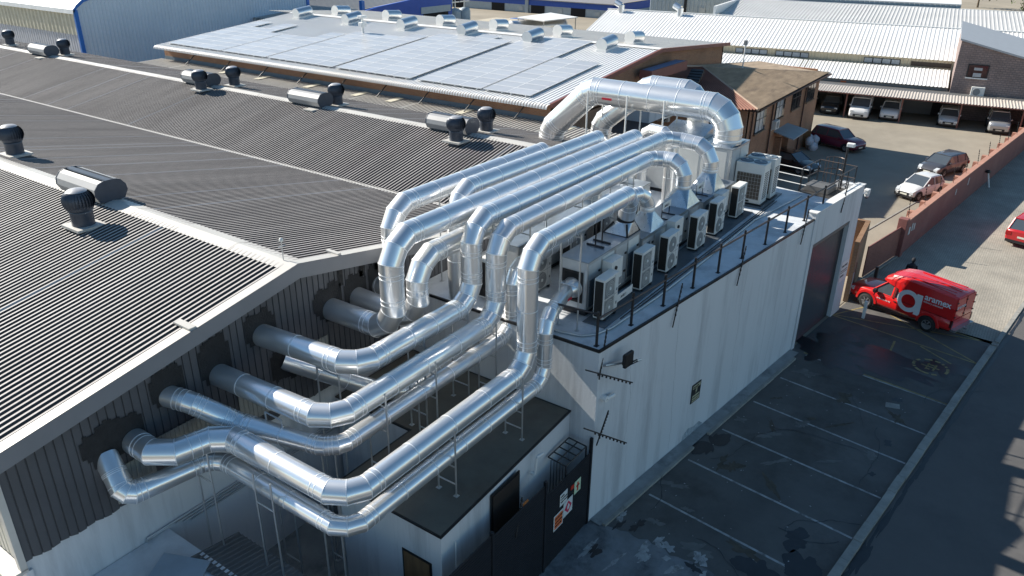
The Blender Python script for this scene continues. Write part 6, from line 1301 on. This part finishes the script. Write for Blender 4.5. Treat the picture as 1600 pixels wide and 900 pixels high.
# canopy: tapered box with rounded front overhanging the cab
cs = []
for (x, zl, zt_, wf) in ((-2.56, .98, 2.06, .965), (-2.50, .98, 2.10, .97), (-1.2, .98, 2.16, .97), (-.1, .98, 2.18, .96), (.12, 1.55, 2.16, .95), (.55, 1.62, 2.08, .90), (.88, 1.68, 1.90, .80), (.95, 1.70, 1.80, .74)):
    q = h*wf; wt = q*.90; cs.append([(x, -q, zl), (x, -q*.995, (zl+zt_)/2), (x, -wt, zt_-.10), (x, -wt*.9, zt_-.02), (x, 0, zt_+.02), (x, wt*.9, zt_-.02), (x, wt, zt_-.10), (x, q*.995, (zl+zt_)/2), (x, q, zl), (x, -q, zl)])
cab = loft(cs, False).build('canopy', red, cv)
mb = MB()
for y in (-.5, 0, .5): mb.box(-2.3, -.2, y-.02, y+.02, 2.165, 2.20)
mb.build('roof_rib', red, cab)
mb = MB(); mb.box(-2.585, -2.565, -.80, -.02, 1.02, 2.0); mb.build('rear_door', red, cv); mb = MB(); mb.box(-2.585, -2.565, .02, .80, 1.02, 2.0); mb.build('rear_door', red, cv)
mb = MB()
for y in (-.8, .0, .8):
    for z in (1.15, 1.5, 1.85): mb.box(-2.62, -2.585, y-.05, y+.05, z-.02, z+.02)
mb.box(-2.60, -2.586, -.01, .01, 1.0, 2.02); mb.build('door_hinge', trimp, cv)
mb = MB(); mb.box(-2.59, -2.57, -.82, .82, .55, .98); mb.build('tailgate', red, cv)
mb = MB(); mb.box(-2.78, -2.56, -.85, .85, .46, .56); mb.box(-2.9, -2.78, -.06, .06, .44, .52); mb.build('rear_step_bumper', mat('bumper_steel', (.40, .41, .42), .3, .8), cv)
for s_ in (-1, 1):
    mb = MB(); mb.box(-2.60, -2.5, min(s_*.80, s_*.915), max(s_*.80, s_*.915), .62, .95); mb.build('tail_light', mat('dark_tail_lamp', (.08, .01, .01), .25), cv)
    mb = MB(); mb.bevbox(1.02, 1.2, s_*1.0-.10, s_*1.0+.10, 1.02, 1.22, .04); mb.box(1.1, 1.14, min(s_*.86, s_*.95), max(s_*.86, s_*.95), 1.05, 1.1); mb.build('wing_mirror', black_m, cv)
    mb = MB(); mb.extr([(2.25, s_*.60, .70), (2.58, s_*.5, .62), (2.58, s_*.5, .78), (2.25, s_*.6, .90)], (0, s_*.27, 0)); mb.build('headlight', lampg, cv)
mb = MB(); mb.box(2.5, 2.66, -.45, .45, .55, .76); mb.box(2.3, 2.67, -.82, .82, .36, .52); mb.build('front_grille', trimp, cv)
mb = MB(); mb.box(-2.3, -.02, .898, .903, 1.0, 1.015); mb.box(.0, .012, .895, .904, .5, 1.0); mb.box(1.2, 1.21, .88, .902, .5, 1.0); mb.box(.08, .2, .90, .925, .86, .9); mb.build('body_seam', trimp, cv)
# lettering: side faces +y (left side); text reads towards the rear
wl = mat('van_white_vinyl', (.74, .75, .76), .4)
SD = (R(90), 0, R(180))
ya = .875+.03
rotS = Matrix.Rotation(R(180), 3, 'Z') @ Matrix.Rotation(R(83), 3, 'X')
wall_text('aramex', .40, wl, cv, (-1.16, .898, 1.52), (R(86), 0, R(180)), 'lettering', offset=.008)
wall_text('delivery unlimited', .125, wl, cv, (-1.14, .903, 1.38), (R(88), 0, R(180)), 'lettering')
wall_text('aramex.co.za', .13, wl, cv, (1.02, .912, .74), (R(90), 0, R(180)), 'lettering')
# big round letter a, as ring plus stem hugging the side
mb = MB(); n = 40
def sidey(z): return .915 if z < 1.0 else .905-.0*(z-1.0)
cxa, cza = -.48, 1.16
def ab(x, z): return (x, .912 if z < 1.02 else .898, z)
for k in range(n):
    a0, a1_ = 2*math.pi*k/n, 2*math.pi*(k+1)/n
    p_ = [(cxa+rr*math.cos(a), cza+rr*math.sin(a)) for rr, a in ((.54, a0), (.54, a1_), (.33, a1_), (.33, a0))]
    mb.poly([(x, .915, z) for x, z in p_])
st_ = [(cxa-.34, cza+.50), (cxa-.62, cza+.50), (cxa-.62, cza-.54), (cxa-.34, cza-.54)]
mb.poly([(x, .917, z) for x, z in st_][::-1])
lg = mb.build('large_letter', wl, cv)
mb = MB(); mb.box(-2.592, -2.588, .12, .7, 1.55, 1.70); mb = MB()
wall_text('aramex', .26, wl, cv, (-2.592, .75, 1.52), (R(90), 0, R(-90)), 'lettering')
# small person beyond the van roof
def person(label, p, rz):
    t = thing('person', label, 'person', p, rz); mb = MB()
    def lt_(pts): 
        for (a, ra), (b, rb2) in zip(pts, pts[1:]): mb.tube(a, b, ra, 10, True, rb2)
    lt_([((0, .1, .02), .06), ((0, .1, .5), .065), ((0, .09, .9), .09)]); lt_([((0, -.1, .02), .06), ((0, -.1, .5), .065), ((0, -.09, .9), .09)])
    mb.lathe((0, 0, 0), [(.15, .85), (.17, 1.0), (.16, 1.2), (.19, 1.38), (.12, 1.48), (.055, 1.52), (.055, 1.58)], 16)
    lt_([((0, .19, 1.4), .055), ((.03, .25, 1.12), .045), ((.1, .24, .88), .035)]); lt_([((0, -.19, 1.4), .055), ((.03, -.25, 1.12), .045), ((.1, -.24, .88), .035)])
    mb.lathe((0, 0, 0), [(.03, 1.55), (.08, 1.6), (.1, 1.68), (.085, 1.77), (.04, 1.81), (0.0, 1.82)], 16); mb.build('clothed_body', mat('dark_clothing', (.02, .02, .025), .8), t)
    return t
person('person in dark clothes on the driveway behind the courier van, only head and shoulders showing', P(40.75, 9.0), 0)

# ------------------------------------------------------------------ one mesh per piece for countable small parts
SPLIT = {'latch', 'wheel_arch', 'number_plate', 'side_cowl', 'post', 'rail', 'switch_knob', 'saddle', 'dished_end', 'torn_poster', 'insulator', 'hinge', 'mounting_rail', 'roof_rib', 'wheel_well', 'cage_bar', 'pier', 'roof_slope_x', 'door_hinge', 'downpipe_bracket_x', 'cream_panel', 'glazing_bar', 'hip_cap', 'rule_lines'}
def islands(me):
    n = len(me.vertices); p = list(range(n))
    def f(x):
        while p[x] != x: p[x] = p[p[x]]; x = p[x]
        return x
    d = {}
    for v in me.vertices:
        k = tuple(round(c, 3) for c in v.co)
        if k in d: p[f(v.index)] = f(d[k])
        else: d[k] = v.index
    for e in me.edges: p[f(e.vertices[0])] = f(e.vertices[1])
    g = {}
    for i in range(n): g.setdefault(f(i), []).append(i)
    g = list(g.values()); bb = [[[min(me.vertices[i].co[k] for i in q)-.004 for k in range(3)], [max(me.vertices[i].co[k] for i in q)+.004 for k in range(3)]] for q in g]
    ch = True
    while ch:
        ch = False
        for i in range(len(g)):
            for j in range(i+1, len(g)):
                if all(bb[i][0][k] <= bb[j][1][k] and bb[j][0][k] <= bb[i][1][k] for k in range(3)):
                    g[i] += g[j]; bb[i] = [[min(bb[i][0][k], bb[j][0][k]) for k in range(3)], [max(bb[i][1][k], bb[j][1][k]) for k in range(3)]]; del g[j]; del bb[j]; ch = True; break
            if ch: break
    return g
cache = {}
for o in list(bpy.data.objects):
    if o.type != 'MESH' or o.parent is None or o.name.split('.')[0] not in SPLIT: continue
    me = o.data
    if me.name not in cache:
        g = islands(me); outm = []
        if len(g) > 1 and len(g) < 60:
            for q in g:
                idx = {v: i for i, v in enumerate(q)}; fs = [p_ for p_ in me.polygons if p_.vertices[0] in idx]
                m2 = bpy.data.meshes.new(me.name.split('.')[0]); m2.from_pydata([me.vertices[v].co[:] for v in q], [], [tuple(idx[v] for v in p_.vertices) for p_ in fs]); m2.update()
                for a_, b_ in zip(m2.polygons, fs): a_.use_smooth = b_.use_smooth
                for mm in me.materials: m2.materials.append(mm)
                outm.append(m2)
        cache[me.name] = outm
    outm = cache[me.name]
    if not outm: continue
    o.data = outm[0]
    for m2 in outm[1:]:
        c = o.copy(); c.data = m2; COL.objects.link(c); c.parent = o.parent

# fill missing categories for wall spikes copies etc.
for o in bpy.data.objects:
    if o.parent is None and o.type in ('MESH', 'EMPTY') and not o.get('kind') and not o.get('category'):
        o['category'] = o.name.split('.')[0].replace('_', ' ')
